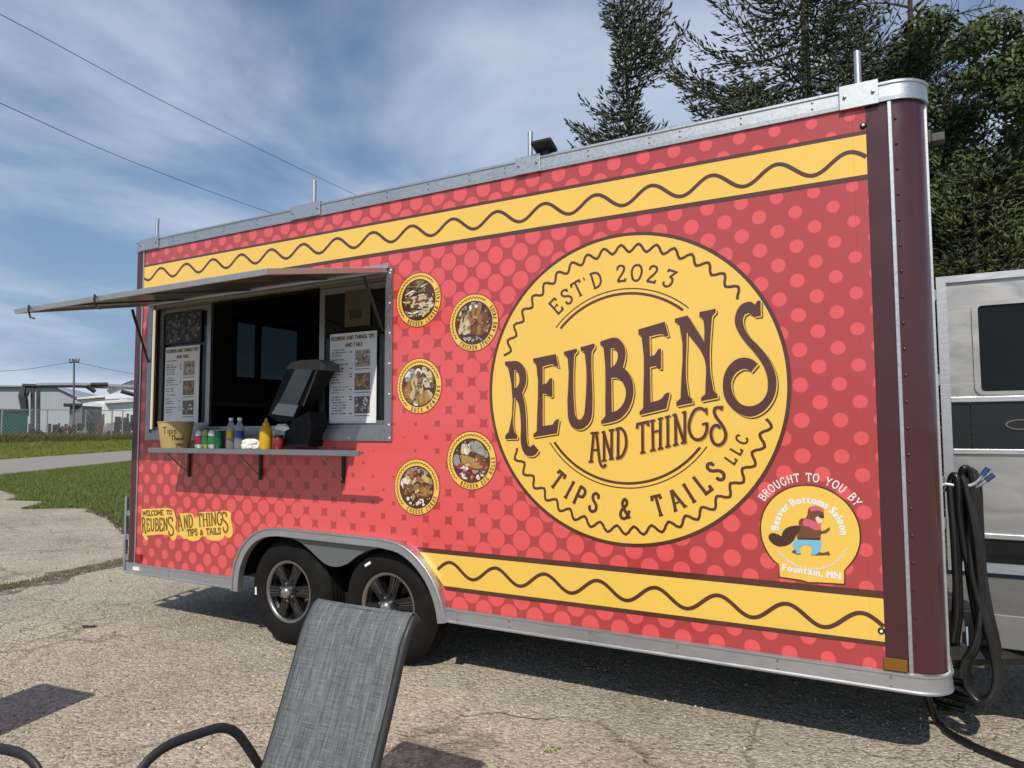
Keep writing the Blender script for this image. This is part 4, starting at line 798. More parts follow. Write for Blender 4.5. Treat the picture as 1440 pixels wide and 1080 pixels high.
STR = [
 ([(352, 740), (350, 620), (356, 500), (362, 350), (366, 200), (372, 90), (388, 52), (402, 60), (402, 150), (398, 300), (404, 430), (425, 560), (440, 640)], .02, .021),
 ([(345, 640), (358, 520), (352, 300), (342, 140), (340, 85), (352, 68), (362, 100), (372, 200), (392, 330), (428, 480), (462, 600), (488, 700), (497, 780), (470, 838), (430, 842), (396, 800), (386, 745), (396, 700), (424, 645), (436, 590), (430, 500), (412, 400), (408, 250), (414, 100)], -.025, .0235),
 ([(414, 100), (405, 52), (388, 45), (378, 75), (378, 180), (388, 300), (412, 420), (446, 540), (470, 620)], .0, .022),
 ([(398, 60), (420, 56), (432, 110), (434, 220), (440, 330), (452, 440), (476, 560), (496, 650), (507, 740), (500, 800), (474, 846), (440, 852), (408, 818), (396, 770)], .045, .0225),
 ([(380, 70), (395, 120), (418, 260), (432, 400), (440, 500), (436, 590), (412, 660), (384, 700), (372, 760)], -.045, .020),
]
hm = MB()
for q_, (pts, off, r_) in enumerate(STR):
    for dx_, dz_, dy_ in ((-5, 0, 0), (7, 8, .03)): hm.tube(smooth3([p+Vector((0, off+dy_+.012*math.sin(i*1.7+dx_), 0)) for i, p in enumerate(hp([(x+dx_+3*math.sin(i_*1.3+q_), y+dz_) for i_, (x, y) in enumerate(pts)]))], 6), r_*.66, 9)
ho = hm.build('hose_bundle', M['hose'], None, smooth=50); tag(ho, 'thick black hose looped over the hooks at the nose of the trailer', 'hose')
gpts = [(246, 800), (262, 850), (290, 920), (335, 962), (420, 1008), (500, 1042), (600, 1078), (760, 1120)]
gp = [onZ(1200+x/2.4545, 640+y/2.4545, -.016 if i > 1 else .22-.1*i) for i, (x, y) in enumerate(gpts)]
tag(MB().tube(smooth3(gp, 8), .018, 10).build('ground_hose', M['hose'], None, smooth=50), 'black hose trailing across the gravel from under the trailer nose', 'hose')
hl = MB()
for k_, (px, py) in enumerate(((1338, 998), (1346, 994), (1356, 1002))):
    c = onZ(px, py); hl.tube([c+Vector((.10*math.cos(a)-.05*k_*0, .13*math.sin(a), .025+.03*k_+.04*abs(math.sin(a*.5)))) for a in np.linspace(.4+k_*.5, 5.2+k_*.5, 22)], .015, 8)
tag(hl.build('coiled_hose', M['hose'], None, smooth=50), 'small heap of black hose coiled on the ground below the hanging hoses', 'hose')

# ------------------------------------------------------------------ on the window and the shelf
PO = dict(photo_a=(.40, .34, .26), photo_b=(.16, .12, .08), photo_c=(.44, .28, .08), photo_d=(.10, .10, .11))
pm = [M['paper'], M['ink'], M['ink_grey'], M['olive_ink']] + [simple(k_, v_, .6, 0, .4, 60) for k_, v_ in PO.items()]
def poster(x0, x1, z0, z1, y, label, seed):
    r_ = random.Random(seed); mb = MB().box((x0, y-.001, z0), (x1, y+.002, z1), 0); yf = y-.0022; W = x1-x0; H_ = z1-z0
    plain(mb, 'REUBENS AND THINGS TIPS', .026, on_line((x0+.03*W, z1-.075*H_), (x1, z1-.075*H_))[0], yf, 3, width=W*.93, off=.04)
    plain(mb, 'AND TAILS', .026, on_line((x0+.34*W, z1-.155*H_), (x1, z1-.155*H_))[0], yf, 3, width=W*.36, off=.04)
    zz = z1-.19*H_
    while zz > z0+.10*H_:
        n = r_.randint(1, 4); xx = x0+.05*W+(r_.random() < .4)*.03*W; l = r_.uniform(.12, .32)*W; h_ = .0065
        e = xx
        while e < xx+l: b_ = r_.uniform(.01, .03); mb.flat([[(e, zz), (e+b_, zz), (e+b_, zz+h_), (e, zz+h_)]], yf, 2 if r_.random() < .6 else 1); e += b_+.006
        if r_.random() < .45: mb.flat([[(x0+.44*W, zz), (x0+.49*W, zz), (x0+.49*W, zz+h_), (x0+.44*W, zz+h_)]], yf, 1)
        zz -= r_.choice((.018, .018, .018, .03))
    for k_ in range(3):
        a, b_ = x0+.55*W, x0+.87*W; t0 = z1-(.20+.255*k_)*H_; b0 = t0-.185*H_; mb.flat([[(a, b0), (b_, b0), (b_, t0), (a, t0)]], yf, 4+(k_ != 0))
        for q in range(70):
            cx, cz = r_.uniform(a+.012, b_-.012), r_.uniform(b0+.012, t0-.012); s_ = r_.uniform(.003, .011); an = r_.uniform(0, 3)
            mb.flat([[(cx+s_*1.2*math.cos(an+w_), cz+s_*math.sin(an+w_)) for w_ in (0, 1.4, 2.9, 4.4)]], yf-.0003-q*3e-6, r_.choice((4, 5, 7, 4, 0, 5) if k_ == 0 else (6, 6, 5, 4) if k_ == 1 else (7, 0, 7, 2)))
        mb.flat([[(a, b0-.018), (b_, b0-.018), (b_, b0-.012), (a, b0-.012)]], yf, 2)
    tag(mb.build('menu_poster', pm, None, fix=False), label, 'menu poster', 'menu posters on the serving window')
poster(.256, .660, 1.472, 2.062, .028, 'white menu poster on the left sliding pane behind the tip bucket', 1); poster(1.958, 2.358, 1.457, 2.050, .048, 'white menu poster on the right sliding pane, partly lit by the sun', 2)
dp = MB().box((.245, .027, 2.085), (.672, .030, 2.335), 0); r_ = random.Random(5)
for q in range(90):
    cx, cz = r_.uniform(.27, .65), r_.uniform(2.11, 2.31); s_ = r_.uniform(.006, .026); dp.flat([[(cx+s_*math.cos(w_+q), cz+s_*math.sin(w_+q)*.8) for w_ in (0, 1.2, 2.5, 3.9, 5)]], .0262-q*4e-6, r_.choice((1, 2, 1, 0)))
tag(dp.build('photo_board', [M['ink'], simple('dim_photo', (.10, .095, .085), .5), simple('dim_photo_light', (.17, .17, .16), .5)], None, fix=False), 'dark board of small photographs above the left menu poster', 'photo board')
SZ = 1.289
def sh(px, py, Y): p = onY(px, py, Y); return p.x
# tip bucket
bx, by = sh(247, 610, -.165), -.165
bk = thing('tip_bucket', 'tan paper tip bucket with handwriting at the left end of the shelf', 'bucket', (bx, by, SZ))
bm_ = MB().lathe([(0, SZ), (.092, SZ), (.094, SZ+.004), (.120, SZ+.182), (.124, SZ+.184), (.124, SZ+.190), (.118, SZ+.190), (.092, SZ+.010), (0, SZ+.010)], (bx, by, 0), 'Z', 40); bm_.build('pail', simple('tan_paper', (.50, .36, .13), .6, 0, .1, 8), bk, smooth=30)
wr = MB()
vd = (CAM-Vector((bx, by, CAM.z))); va = math.atan2(vd.y, vd.x)
def on_pail(x, z):
    r0 = .094+.026*(z/.182)+.0012; a = va + x/.11; return Vector((bx+r0*math.cos(a), by+r0*math.sin(a), SZ+z))
def scribble(strokes, x0, z0, s_):
    for st in strokes:
        P = smooth2(st, 4); wr.tube([on_pail(x0+px_*s_, z0+pz_*s_) for px_, pz_ in P], .0022, 5)
scribble([[(0, 1), (.6, 1.05)], [(.3, 1), (.25, 0)], [(.75, .6), (.78, .05)], [(.78, .85), (.79, .87)], [(1.0, .6), (1.0, -.4)], [(1.0, .5), (1.3, .6), (1.4, .3), (1.05, .1)], [(1.9, .6), (1.6, .5), (1.9, .25), (1.6, .05)]], -.088, .10, .048)
scribble([[(0, 1), (.6, 1.05)], [(.3, 1), (.28, 0)], [(.7, 1), (.7, 0)], [(.7, .4), (1, .5), (1, 0)], [(1.5, .4), (1.2, .3), (1.3, 0), (1.5, .4), (1.55, 0)], [(1.8, .45), (1.8, 0)], [(1.8, .3), (2.1, .4), (2.1, 0)], [(2.4, 1), (2.4, 0)], [(2.7, .5), (2.4, .2), (2.75, 0)]], -.03, .058, .033)
scribble([[(0, .6), (.3, .2)], [(.6, .6), (.2, -.4)], [(.9, .5), (.75, .1), (1.1, .1), (.9, .5)], [(1.3, .5), (1.3, .05), (1.6, .05), (1.6, .5)]], .0, .018, .033)
wr.build('handwriting', M['ink'], bk)
def can(px, Y, cols, label, h=.122, r=.032):
    x = sh(px, 620, Y); t = thing('drink_can', label, 'can', (x, Y, SZ), 'cans and bottles lined up on the serving shelf')
    MB().lathe([(0, SZ), (r*.8, SZ), (r, SZ+.01), (r, SZ+h-.012), (r*.82, SZ+h)], (x, Y, 0), 'Z', 24).build('can_body', cols[0], t, smooth=35)
    b_ = MB().lathe([(r+.0006, SZ+h*.22), (r+.0006, SZ+h*.72)], (x, Y, 0), 'Z', 24).build('can_print', cols[1], t, smooth=35)
    MB().lathe([(r*.82, SZ+h-.001), (r*.78, SZ+h+.003), (r*.74, SZ+h-.002), (0, SZ+h-.002)], (x, Y, 0), 'Z', 24).build('can_lid', M['steel'], t, smooth=35)
cc = {n: simple('can_'+n, c, .3, .4, .1, 40) for n, c in dict(silver=(.55, .55, .56), red=(.30, .03, .06), green=(.04, .20, .06), lime=(.30, .34, .05), dgreen=(.01, .13, .05), brown=(.22, .07, .05), blue=(.03, .08, .26), yellow=(.50, .42, .05)).items()}
can(281, -.16, (cc['silver'], cc['red']), 'silver drink can with a dark red band, next to the tip bucket'); can(290.5, -.15, (cc['lime'], cc['green']), 'lime drink can with a green band, second from the tip bucket'); can(299.5, -.17, (cc['silver'], cc['green']), 'silver and green drink can, third from the tip bucket')
can(307.5, -.15, (cc['dgreen'], cc['dgreen']), 'plain dark green drink can beside the water bottles'); can(315.5, -.09, (cc['brown'], cc['red']), 'reddish brown drink can set back beside the water bottles', h=.125)
M['clear'] = NT('clear_plastic').set(Base_Color=(.86, .90, .92), Roughness=.08, Transmission_Weight=.85, IOR=1.25).m
def bottle(px, Y, band, label):
    x = sh(px, 620, Y); t = thing('water_bottle', label, 'bottle', (x, Y, SZ), 'cans and bottles lined up on the serving shelf'); h = .205
    MB().lathe([(0, SZ), (.028, SZ), (.032, SZ+.008), (.032, SZ+.05), (.030, SZ+.056), (.032, SZ+.062), (.032, SZ+.13), (.026, SZ+.155), (.014, SZ+.18), (.0125, SZ+h-.012)], (x, Y, 0), 'Z', 24).build('bottle_body', M['clear'], t, smooth=40)
    MB().lathe([(.0327, SZ+.070), (.0327, SZ+.122)], (x, Y, 0), 'Z', 24).build('bottle_label', band, t, smooth=35); MB().lathe([(.0155, SZ+h-.014), (.0155, SZ+h+.004), (.0145, SZ+h+.006), (0, SZ+h+.006)], (x, Y, 0), 'Z', 20).build('bottle_cap', M['white'], t, smooth=35)
bottle(324.5, -.13, cc['yellow'], 'clear water bottle with a yellow label on the shelf'); bottle(336.5, -.15, cc['blue'], 'clear water bottle with a blue label on the shelf')
# mustard, ketchup, napkins
mx_, my_ = sh(374, 610, -.17), -.17; t = thing('mustard_bottle', 'yellow squeeze bottle of mustard on the shelf', 'bottle', (mx_, my_, SZ)); yel = simple('mustard_plastic', (.62, .37, .01), .35, 0, .08, 10)
MB().lathe([(0, SZ), (.036, SZ), (.040, SZ+.008), (.041, SZ+.10), (.039, SZ+.125), (.030, SZ+.150), (.020, SZ+.160)], (mx_, my_, 0), 'Z', 28).build('bottle_body', yel, t, smooth=40); MB().lathe([(.023, SZ+.156), (.023, SZ+.172), (.012, SZ+.178), (.007, SZ+.202), (.003, SZ+.206), (0, SZ+.206)], (mx_, my_, 0), 'Z', 20).build('nozzle_cap', yel, t, smooth=35)
kx, ky = sh(391.5, 610, -.16), -.16; t = thing('sauce_jar', 'short red sauce jar beside the mustard bottle', 'jar', (kx, ky, SZ))
MB().lathe([(0, SZ), (.034, SZ), (.037, SZ+.006), (.037, SZ+.06), (.030, SZ+.075)], (kx, ky, 0), 'Z', 24).build('jar_body', simple('red_sauce', (.20, .008, .010), .2, 0, .2, 12, coat=.4), t, smooth=40); MB().lathe([(.032, SZ+.072), (.032, SZ+.092), (0, SZ+.094)], (kx, ky, 0), 'Z', 20).build('jar_lid', M['black'], t, smooth=35)
MB().tube([(kx-.035, ky-.005, SZ), (kx-.035, ky-.005, SZ+.12)], .007, 8).build('jar_stem', cc['silver'], t)
def crumple(name, cx, cy, cz, sx, sy, sz, label, seed, m):
    r_ = random.Random(seed); bm = bmesh.new(); bmesh.ops.create_icosphere(bm, subdivisions=3, radius=1)
    import mathutils.noise as mn
    for v in bm.verts:
        n = mn.noise(v.co*1.8+Vector((seed, 0, 0)))*.34+mn.noise(v.co*5+Vector((0, seed, 0)))*.14; v.co *= 1+n; v.co = Vector((v.co.x*sx, v.co.y*sy, max(v.co.z, -.75)*sz)); v.co += Vector((cx, cy, cz))
    me = bpy.data.meshes.new(name); bm.to_mesh(me); bm.free(); me.materials.append(m); o = bpy.data.objects.new(name, me); COL.objects.link(o); return tag(o, label, 'napkin')
nap = simple('napkin_paper', (.74, .73, .70), .85, 0, .05, 20)
crumple('paper_napkin', sh(352, 622, -.17), -.17, SZ+.028, .085, .05, .038, 'crumpled white paper napkin lying flat left of the mustard bottle', 3, nap); crumple('paper_napkin', sh(397, 602, -.12), -.12, SZ+.135, .065, .03, .030, 'white paper napkin stuffed on the stand right of the mustard bottle', 8, nap)
# slanted counter machine
px0 = 1.70; t = thing('countertop_machine', 'black slanted countertop machine with a grey glossy front in the window opening', 'machine', (px0+.2, -.05, SZ))
def sl(pts, Y): return [(lambda p: (p.x, p.z))(onY(px, py, Y)) for px, py in pts]
MB().prism(sl([(402, 628), (438, 628), (443, 600), (440, 578), (416, 592), (406, 606)], -.10), -.13, .02).build('machine_base', M['matte'], t, bevel=.008)
MB().prism(sl([(383, 584), (398, 594), (420, 590), (461, 521), (453, 508), (425, 509), (412, 514)], -.08), -.12, -.01).build('machine_body', M['matte'], t, bevel=.008)
M['smoked'] = simple('smoked_plastic', (.055, .058, .058), .16, 0, .2, 4, coat=.4)
MB().prism(sl([(391, 571), (418, 571), (441, 519), (416, 519)], -.125), -.131, -.123).build('sloping_front', M['smoked'], t, bevel=.003); MB().prism(sl([(383, 582), (413, 586), (420, 570), (392, 567)], -.13), -.137, -.131).build('grey_lip', simple('grey_plastic', (.27, .275, .28), .3, 0, .1, 6, coat=.3), t, bevel=.003)
MB().tube([Vector((p[0], -.135, p[1])) for p in sl([(428, 571), (447, 521)], -.125)], .004, 6).build('front_seam', M['trim_grey'], t); MB().prism(sl([(408, 519), (462, 521), (462, 512), (452, 506), (428, 507), (414, 511)], -.10), -.135, .0).build('machine_hood', simple('hood_plastic', (.075, .068, .064), .5), t, bevel=.006)

# ------------------------------------------------------------------ sling chairs
def sling_mat():
    t = NT('grey_woven_sling'); n1 = t.noise(t.map('UV', (420, 14, 1)), 1, 4, .7); n2 = t.noise(t.map('UV', (12, 420, 1)), 1, 4, .7); n3 = t.noise(t.map('UV', (90, 5, 1)), 1, 3)
    s_ = t.math('ADD', t.math('MULTIPLY', n1, .5), t.math('ADD', t.math('MULTIPLY', n2, .42), t.math('MULTIPLY', n3, .28)))
    col = t.ramp(s_, [(.44, (.030, .033, .035)), (.56, (.098, .105, .108)), (.66, (.175, .185, .185)), (.76, (.32, .33, .32))]); t.set(Base_Color=col, Roughness=.75, Specular_IOR_Level=.3)
    wv = t.N.new('ShaderNodeTexWave'); wv.inputs['Scale'].default_value = 120; t.L.new(t.map('UV'), wv.inputs['Vector']); t.bump(t.math('ADD', wv.outputs[1], s_), .25, .002); return t.m
M['sling'] = sling_mat(); M['frame'] = simple('charcoal_tube', (.026, .026, .027), .55, .1, .12, 14)
def make_chair(label):
    c = thing('sling_chair', label, 'chair', (0, 0, 0), 'sling chairs around the seating area')
    prof = smooth2([(.455, .792), (.43, .803), (.40, .775), (.362, .715), (.318, .605), (.258, .46), (.196, .325), (.150, .287), (.06, .285), (-.10, .305), (-.26, .335), (-.345, .335), (-.375, .315)], 6)
    n = len(prof); cols = 9; V = []; F = []; uv = []
    ss = np.concatenate([[0], np.cumsum([math.hypot(prof[i+1][0]-prof[i][0], prof[i+1][1]-prof[i][1]) for i in range(n-1)])])
    for i, (y, z) in enumerate(prof):
        a = prof[max(i-1, 0)]; b = prof[min(i+1, n-1)]; tx = Vector((b[0]-a[0], b[1]-a[1])).normalized(); nn = Vector((-tx.y, tx.x))
        for j in range(cols):
            u = j/(cols-1); x = -.21+.42*u; dip = .014*(1-(2*u-1)**2)*(1 if 3 < i < n-3 else .2)
            V.append((x, y+nn.x*dip, z+nn.y*dip)); uv.append((u*.42, ss[i]))
    for i in range(n-1):
        for j in range(cols-1): F.append((i*cols+j, i*cols+j+1, (i+1)*cols+j+1, (i+1)*cols+j))
    mb = MB().add(V, F); s_ = mb.build('sling', M['sling'], c, smooth=60, fix=False); ul = s_.data.uv_layers.new(name='UVMap'); li = np.zeros(len(s_.data.loops), int); s_.data.loops.foreach_get('vertex_index', li); ul.data.foreach_set('uv', np.array(uv)[li].ravel())
    sm = s_.modifiers.new('thick', 'SOLIDIFY'); sm.thickness = .004; sm.offset = -1
    rail = []
    for i in range(0, n):
        a = prof[max(i-1, 0)]; b = prof[min(i+1, n-1)]; tx = Vector((b[0]-a[0], b[1]-a[1])).normalized(); nn = Vector((-tx.y, tx.x)); y, z = prof[i]; rail.append((y-nn.x*-.018 if False else y+nn.x*.016, z+nn.y*.016))
    for sx in (-1, 1):
        MB().tube([(sx*.212, y, z) for y, z in rail], .016, 8, flat=1.0).build('side_rail', M['frame'], c, smooth=50)
        arm = smooth2([(.31, -.016), (.29, .11), (.26, .22)], 3)[:-1] + smooth2([(.26, .22), (.222, .298), (.150, .410), (.112, .455), (.068, .482), (.02, .492), (-.10, .500), (-.165, .488), (-.205, .458), (-.235, .40), (-.27, .25), (-.30, -.016)], 5)
        arm = [(y, z if sx < 0 or z < .3 else .3+(z-.3)*.62) for y, z in arm]
        MB().tube([(sx*.247, y, z) for y, z in arm], .0150, 10, flat=.62, up=(1, 0, 0)).build('arm', M['frame'], c, smooth=50)
        MB().tube([(sx*.247, .31, -.024), (sx*.247, -.30, -.024)], .014, 8).build('skid', M['frame'], c, smooth=50)
    for y, z in ((.445, .778), (.17, .262), (-.36, .300)): MB().tube([(-.206, y, z), (.206, y, z)], .012, 8).build('cross_tube', M['frame'], c, smooth=50)
    return c
ch = make_chair('grey woven sling chair with dark tube arms in front of the right-hand trailer wheel')
c2 = copy_tree(ch); c3 = copy_tree(ch)
ch.location = (3.67, -2.005, .004)
c2.location = (3.01, -2.61, .004); c2.rotation_euler = (0, 0, R(93)); c2.scale = (-1, 1, 1); c2['label'] = 'second sling chair, of which only a dark curved arm shows in the bottom left corner'
c3.location = (1.43, -2.37, .004); c3.rotation_euler = (0, 0, R(6)); c3['label'] = 'sling chair outside the left edge whose shadow falls on the gravel'

# ------------------------------------------------------------------ trees
def leafmat(name, stops, sc=1.3):
    t = NT(name); n = t.noise(t.map(), sc, 4, .65); i = t.N.new('ShaderNodeNewGeometry'); v = t.math('ADD', t.math('MULTIPLY', n, .72), t.math('MULTIPLY', i.outputs['Random Per Island'], .28))
    t.set(Base_Color=t.ramp(v, stops), Roughness=.6, Specular_IOR_Level=.3); return t.m
M['needles'] = leafmat('spruce_needles', [(.30, (.026, .038, .021)), (.5, (.050, .066, .032)), (.62, (.075, .092, .042)), (.76, (.112, .108, .052))])
M['needles_warm'] = leafmat('spruce_needles_olive', [(.30, (.032, .042, .016)), (.5, (.062, .074, .024)), (.64, (.100, .105, .030)), (.78, (.15, .115, .05))])
M['leaves'] = leafmat('broad_leaves', [(.28, (.030, .046, .017)), (.5, (.058, .084, .028)), (.64, (.095, .122, .042)), (.8, (.18, .205, .085))], .9)
M['bark'] = simple('grey_bark', (.042, .035, .029), .9, 0, .35, 12, bump=.6, bscale=30); M['twig'] = simple('bare_twigs', (.055, .046, .040), .9, 0, .3, 12)
def shoots_mesh(B, D, Ln, rad, seed, spikes=5):
    r_ = np.random.RandomState(seed); n = len(B); D = D/np.linalg.norm(D, axis=1)[:, None]
    ref = np.where(np.abs(D[:, 2:3]) < .9, np.array([[0, 0, 1.]]), np.array([[1., 0, 0]])); A = np.cross(D, ref); A /= np.linalg.norm(A, axis=1)[:, None]; C = np.cross(D, A)
    V = []; T = []
    # a spindle of needles: three-sided, two rings, pointed
    ph = r_.uniform(0, 6.28, n)
    base = np.zeros((n, 5+spikes*3, 3)); base[:, 0] = B
    for k in range(3):
        a = ph+k*2.094; base[:, 1+k] = B + D*(Ln*r_.uniform(.3, .5, n))[:, None] + (A*np.cos(a)[:, None]+C*np.sin(a)[:, None])*(rad*r_.uniform(.7, 1.25, n))[:, None]
    base[:, 4] = B + D*Ln[:, None]
    tri = [(0, 2, 1), (0, 3, 2), (0, 1, 3), (1, 2, 4), (2, 3, 4), (3, 1, 4)]
    for q in range(spikes):
        a = r_.uniform(0, 6.28, n); s = r_.uniform(.1, .85, n); rd = A*np.cos(a)[:, None]+C*np.sin(a)[:, None]; sd_ = np.cross(D, rd); p = B + D*(Ln*s)[:, None]; l = (rad*r_.uniform(1.5, 2.6, n))[:, None]; w_ = (rad*.22)[:, None] if hasattr(rad, 'shape') else rad*.22
        base[:, 5+q*3] = p - sd_*w_; base[:, 6+q*3] = p + sd_*w_; base[:, 7+q*3] = p + (rd*.8+D*.75)*l; tri.append((5+q*3, 6+q*3, 7+q*3))
    m = base.shape[1]; V = base.reshape(-1, 3); T = (np.arange(n)[:, None, None]*m + np.array(tri)[None]).reshape(-1, 3); return V, T
def spruce(label, x, y, h, radius, seed, z0=.8, step=.34, shape=1.0, dens=1.0, mat='needles', lean=(0, 0), gaps=0., sh=.13, bare=.3, group='spruce trees behind the trailer', skew=None, droop=.28, trunk=None, absr=False):
    r_ = random.Random(seed); B = []; D = []; Ln = []; wood = MB(); t = thing('spruce_tree', label, 'tree', (x, y, 0), group)
    tr = trunk or (.011*h+.03); tp = [Vector((x+lean[0]*(k/12)**2, y+lean[1]*(k/12)**2, h*k/12-(.08 if k == 0 else 0))) for k in range(13)]
    MB().tube(tp, [tr*(1-.93*k/12) for k in range(13)], 8).build('trunk', M['bark'], t, smooth=60)
    def axis(z): k = z/h; return Vector((x+lean[0]*k*k, y+lean[1]*k*k, z))
    z = z0
    while z < h-.12:
        u = (z-z0)/(h-z0); Rz = radius*((1-u)**shape)*(.82+.18*math.sin(z*2.1+seed)) + .12
        nb = max(4, int(6*dens)) if u < .9 else 4; a0 = r_.uniform(0, 6.28)
        for b in range(nb):
            if r_.random() < gaps: continue
            a = a0+b*6.283/nb+r_.uniform(-.3, .3); L_ = Rz*r_.uniform(.62, 1.12)
            if skew: L_ = skew(z, a)*r_.uniform(.72, 1.1) if absr else L_*skew(z, a)
            if L_ < .08: continue
            d = Vector((math.cos(a), math.sin(a), 0)); e = .55*u-.05+r_.uniform(-.12, .12); P0 = axis(z+r_.uniform(-.1, .1)); npt = 7; path = []
            for k in range(npt):
                s = k/(npt-1); path.append(P0 + d*(L_*s) + Vector((0, 0, L_*(e*s - droop*(1-u*.8)*math.sin(s*2.4)*.8 + .22*s*s*s))))
            wood.tube(path, [(.010+.008*L_)*(1-.85*k/(npt-1)) for k in range(npt)], 4, caps=False)
            side = Vector((-d.y, d.x, 0)); ns = max(3, int(L_/.072))
            for k in range(ns):
                s = bare+(1-bare)*(k+.5)/ns if L_ > .5 else (k+.5)/ns
                i = min(npt-2, int(s*(npt-1))); f = s*(npt-1)-i; p = path[i].lerp(path[i+1], f); tang = (path[i+1]-path[i]).normalized()
                tl = (.16+.36*L_*(1-s)*1.1)*r_.uniform(.6, 1.15); sg = 1 if k % 2 else -1
                td = (tang*.75+side*sg*.75+Vector((0, 0, r_.uniform(-.28, .12)))).normalized(); m = max(2, int(tl/(sh*.42)))
                for q in range(m):
                    ss = (q+.4)/m; bp_ = p+td*(tl*ss)+Vector((0, 0, -.12*tl*ss*ss)); s2 = 1 if q % 2 else -1; sdir = (td*.8+side*s2*.45*r_.uniform(.5, 1.3)+Vector((0, 0, r_.uniform(-.35, .55)))).normalized()
                    B.append(bp_); D.append(sdir); Ln.append(sh*r_.choice((.5, .7, .9, 1.1, 1.5)))
                B.append(p+td*tl); D.append(td+Vector((0, 0, .25))); Ln.append(sh*1.2)
            B.append(path[-1]); D.append((path[-1]-path[-2]).normalized()+Vector((0, 0, .35))); Ln.append(sh*1.5)
        z += step*r_.uniform(.75, 1.25)*(1-.35*u)
    for k in range(int(h*22)):
        zz = r_.uniform(z0, h*.97); a = r_.uniform(0, 6.28); rr = r_.uniform(.03, .55)*(1-zz/h*.8); B.append(axis(zz)+Vector((math.cos(a)*rr, math.sin(a)*rr, 0))); D.append(Vector((math.cos(a), math.sin(a), r_.uniform(-.6, .5)))); Ln.append(sh*r_.uniform(.7, 1.8))
    for k in range(8): B.append(axis(h-.07*k)); D.append(Vector((r_.uniform(-.5, .5), r_.uniform(-.5, .5), .9))); Ln.append(sh*1.3)
    wood.build('branches', M['bark'], t)['kind'] = 'stuff'
    V, T_ = shoots_mesh(np.array([tuple(q) for q in B]), np.array([tuple(q) for q in D]), np.array(Ln), np.array(Ln)*np.random.RandomState(seed).uniform(.08, .19, len(Ln)), seed)
    o = fast_mesh('crown', V, T_, M[mat], None, None); attach(o, t); return t
def tree_at(px, D): p = far(px, 605, D); return p.x, p.y
def top_z(px, py, D): return far(px, py, D).z
def skewA(z, a):                                   # front tree: boughs spread to the left, gappy near the stem
    l = max(0, -math.cos(a)); return 1.0+.30*l*(math.sin(z*2.4+.6)*.5+.6)
xa, ya = tree_at(1150, 13.5); spruce('tall spruce with open boughs behind the trailer, cut by the top edge', xa, ya, 13.2, 2.5, 11, z0=4.6, step=.33, shape=.45, dens=1.0, gaps=.12, bare=.24, skew=skewA, sh=.125, droop=.42)
xb, yb = tree_at(903, 15.5); hb = top_z(884, -6, 15.5)
def lob(z, z0, z1, v): return v*math.sin(max(0, min(1, (z-z0)/(z1-z0)))*math.pi)
def skewB(z, a):                                   # bough lengths in metres: an irregular, lopsided crown
    l, r, f = max(0, -math.cos(a))**1.3, max(0, math.cos(a))**1.3, abs(math.sin(a))
    return .13+.16*f+l*(lob(z, 5.5, 9.2, 2.1)+lob(z, 8.8, 9.6, .22)+lob(z, 10.3, 11.9, .62))+r*(lob(z, 5.5, 8.6, 1.6)+lob(z, 9.1, 10.1, 2.05)+lob(z, 9.9, 11.0, 1.25)+lob(z, 11.0, 11.7, .25))
spruce('ragged spruce standing alone against the clouds behind the middle of the trailer', xb, yb, hb, 1.55, 23, z0=3.6, step=.20, shape=.42, dens=1.4, gaps=.05, bare=.10, skew=lambda z, a: .78*skewB(z+.30, a), absr=True, sh=.125, lean=(-.30, -.1), droop=.22)
xh, yh = tree_at(1068, 12.2); spruce('low young spruce with spiky shoots just above the trailer roof', xh, yh, top_z(1068, 112, 12.2), 1.25, 31, z0=2.6, step=.26, shape=.6, dens=1.0, sh=.125, bare=.1, droop=.05)
xc, yc = tree_at(1312, 15.0); spruce('narrow pointed spruce above the front corner of the trailer', xc, yc, top_z(1312, 34, 15.0), 2.0, 41, z0=1.5, step=.26, shape=.62, dens=1.25, sh=.125, bare=.12, gaps=.05)
xn, yn = tree_at(1350, 13.4); spruce('dark spruce just right of the narrow pointed one', xn, yn, top_z(1350, 118, 13.4), 1.7, 43, z0=1.2, step=.28, shape=.6, dens=1.2, sh=.125, bare=.12)
xe, ye = tree_at(1385, 11.2); spruce('broad olive green spruce filling the gap right of the trailer nose', xe, ye, top_z(1385, 225, 11.2), 2.1, 53, z0=.6, step=.46, shape=.6, dens=1.1, mat='needles_warm', sh=.12, bare=.3, droop=.5, gaps=.1)
xg, yg = tree_at(1215, 17.5); spruce('dark spruce deep behind the tall one', xg, yg, top_z(1215, 20, 17.5), 2.6, 61, z0=2.0, step=.4, shape=.6, dens=1.0, sh=.15, bare=.2)
xk, yk = tree_at(1540, 15.5); spruce('dark spruce beyond the right edge beside the leafy tree', xk, yk, 8.5, 2.5, 67, z0=.6, step=.45, shape=.7, dens=1.0, mat='needles_warm', sh=.14, bare=.25, droop=.45)
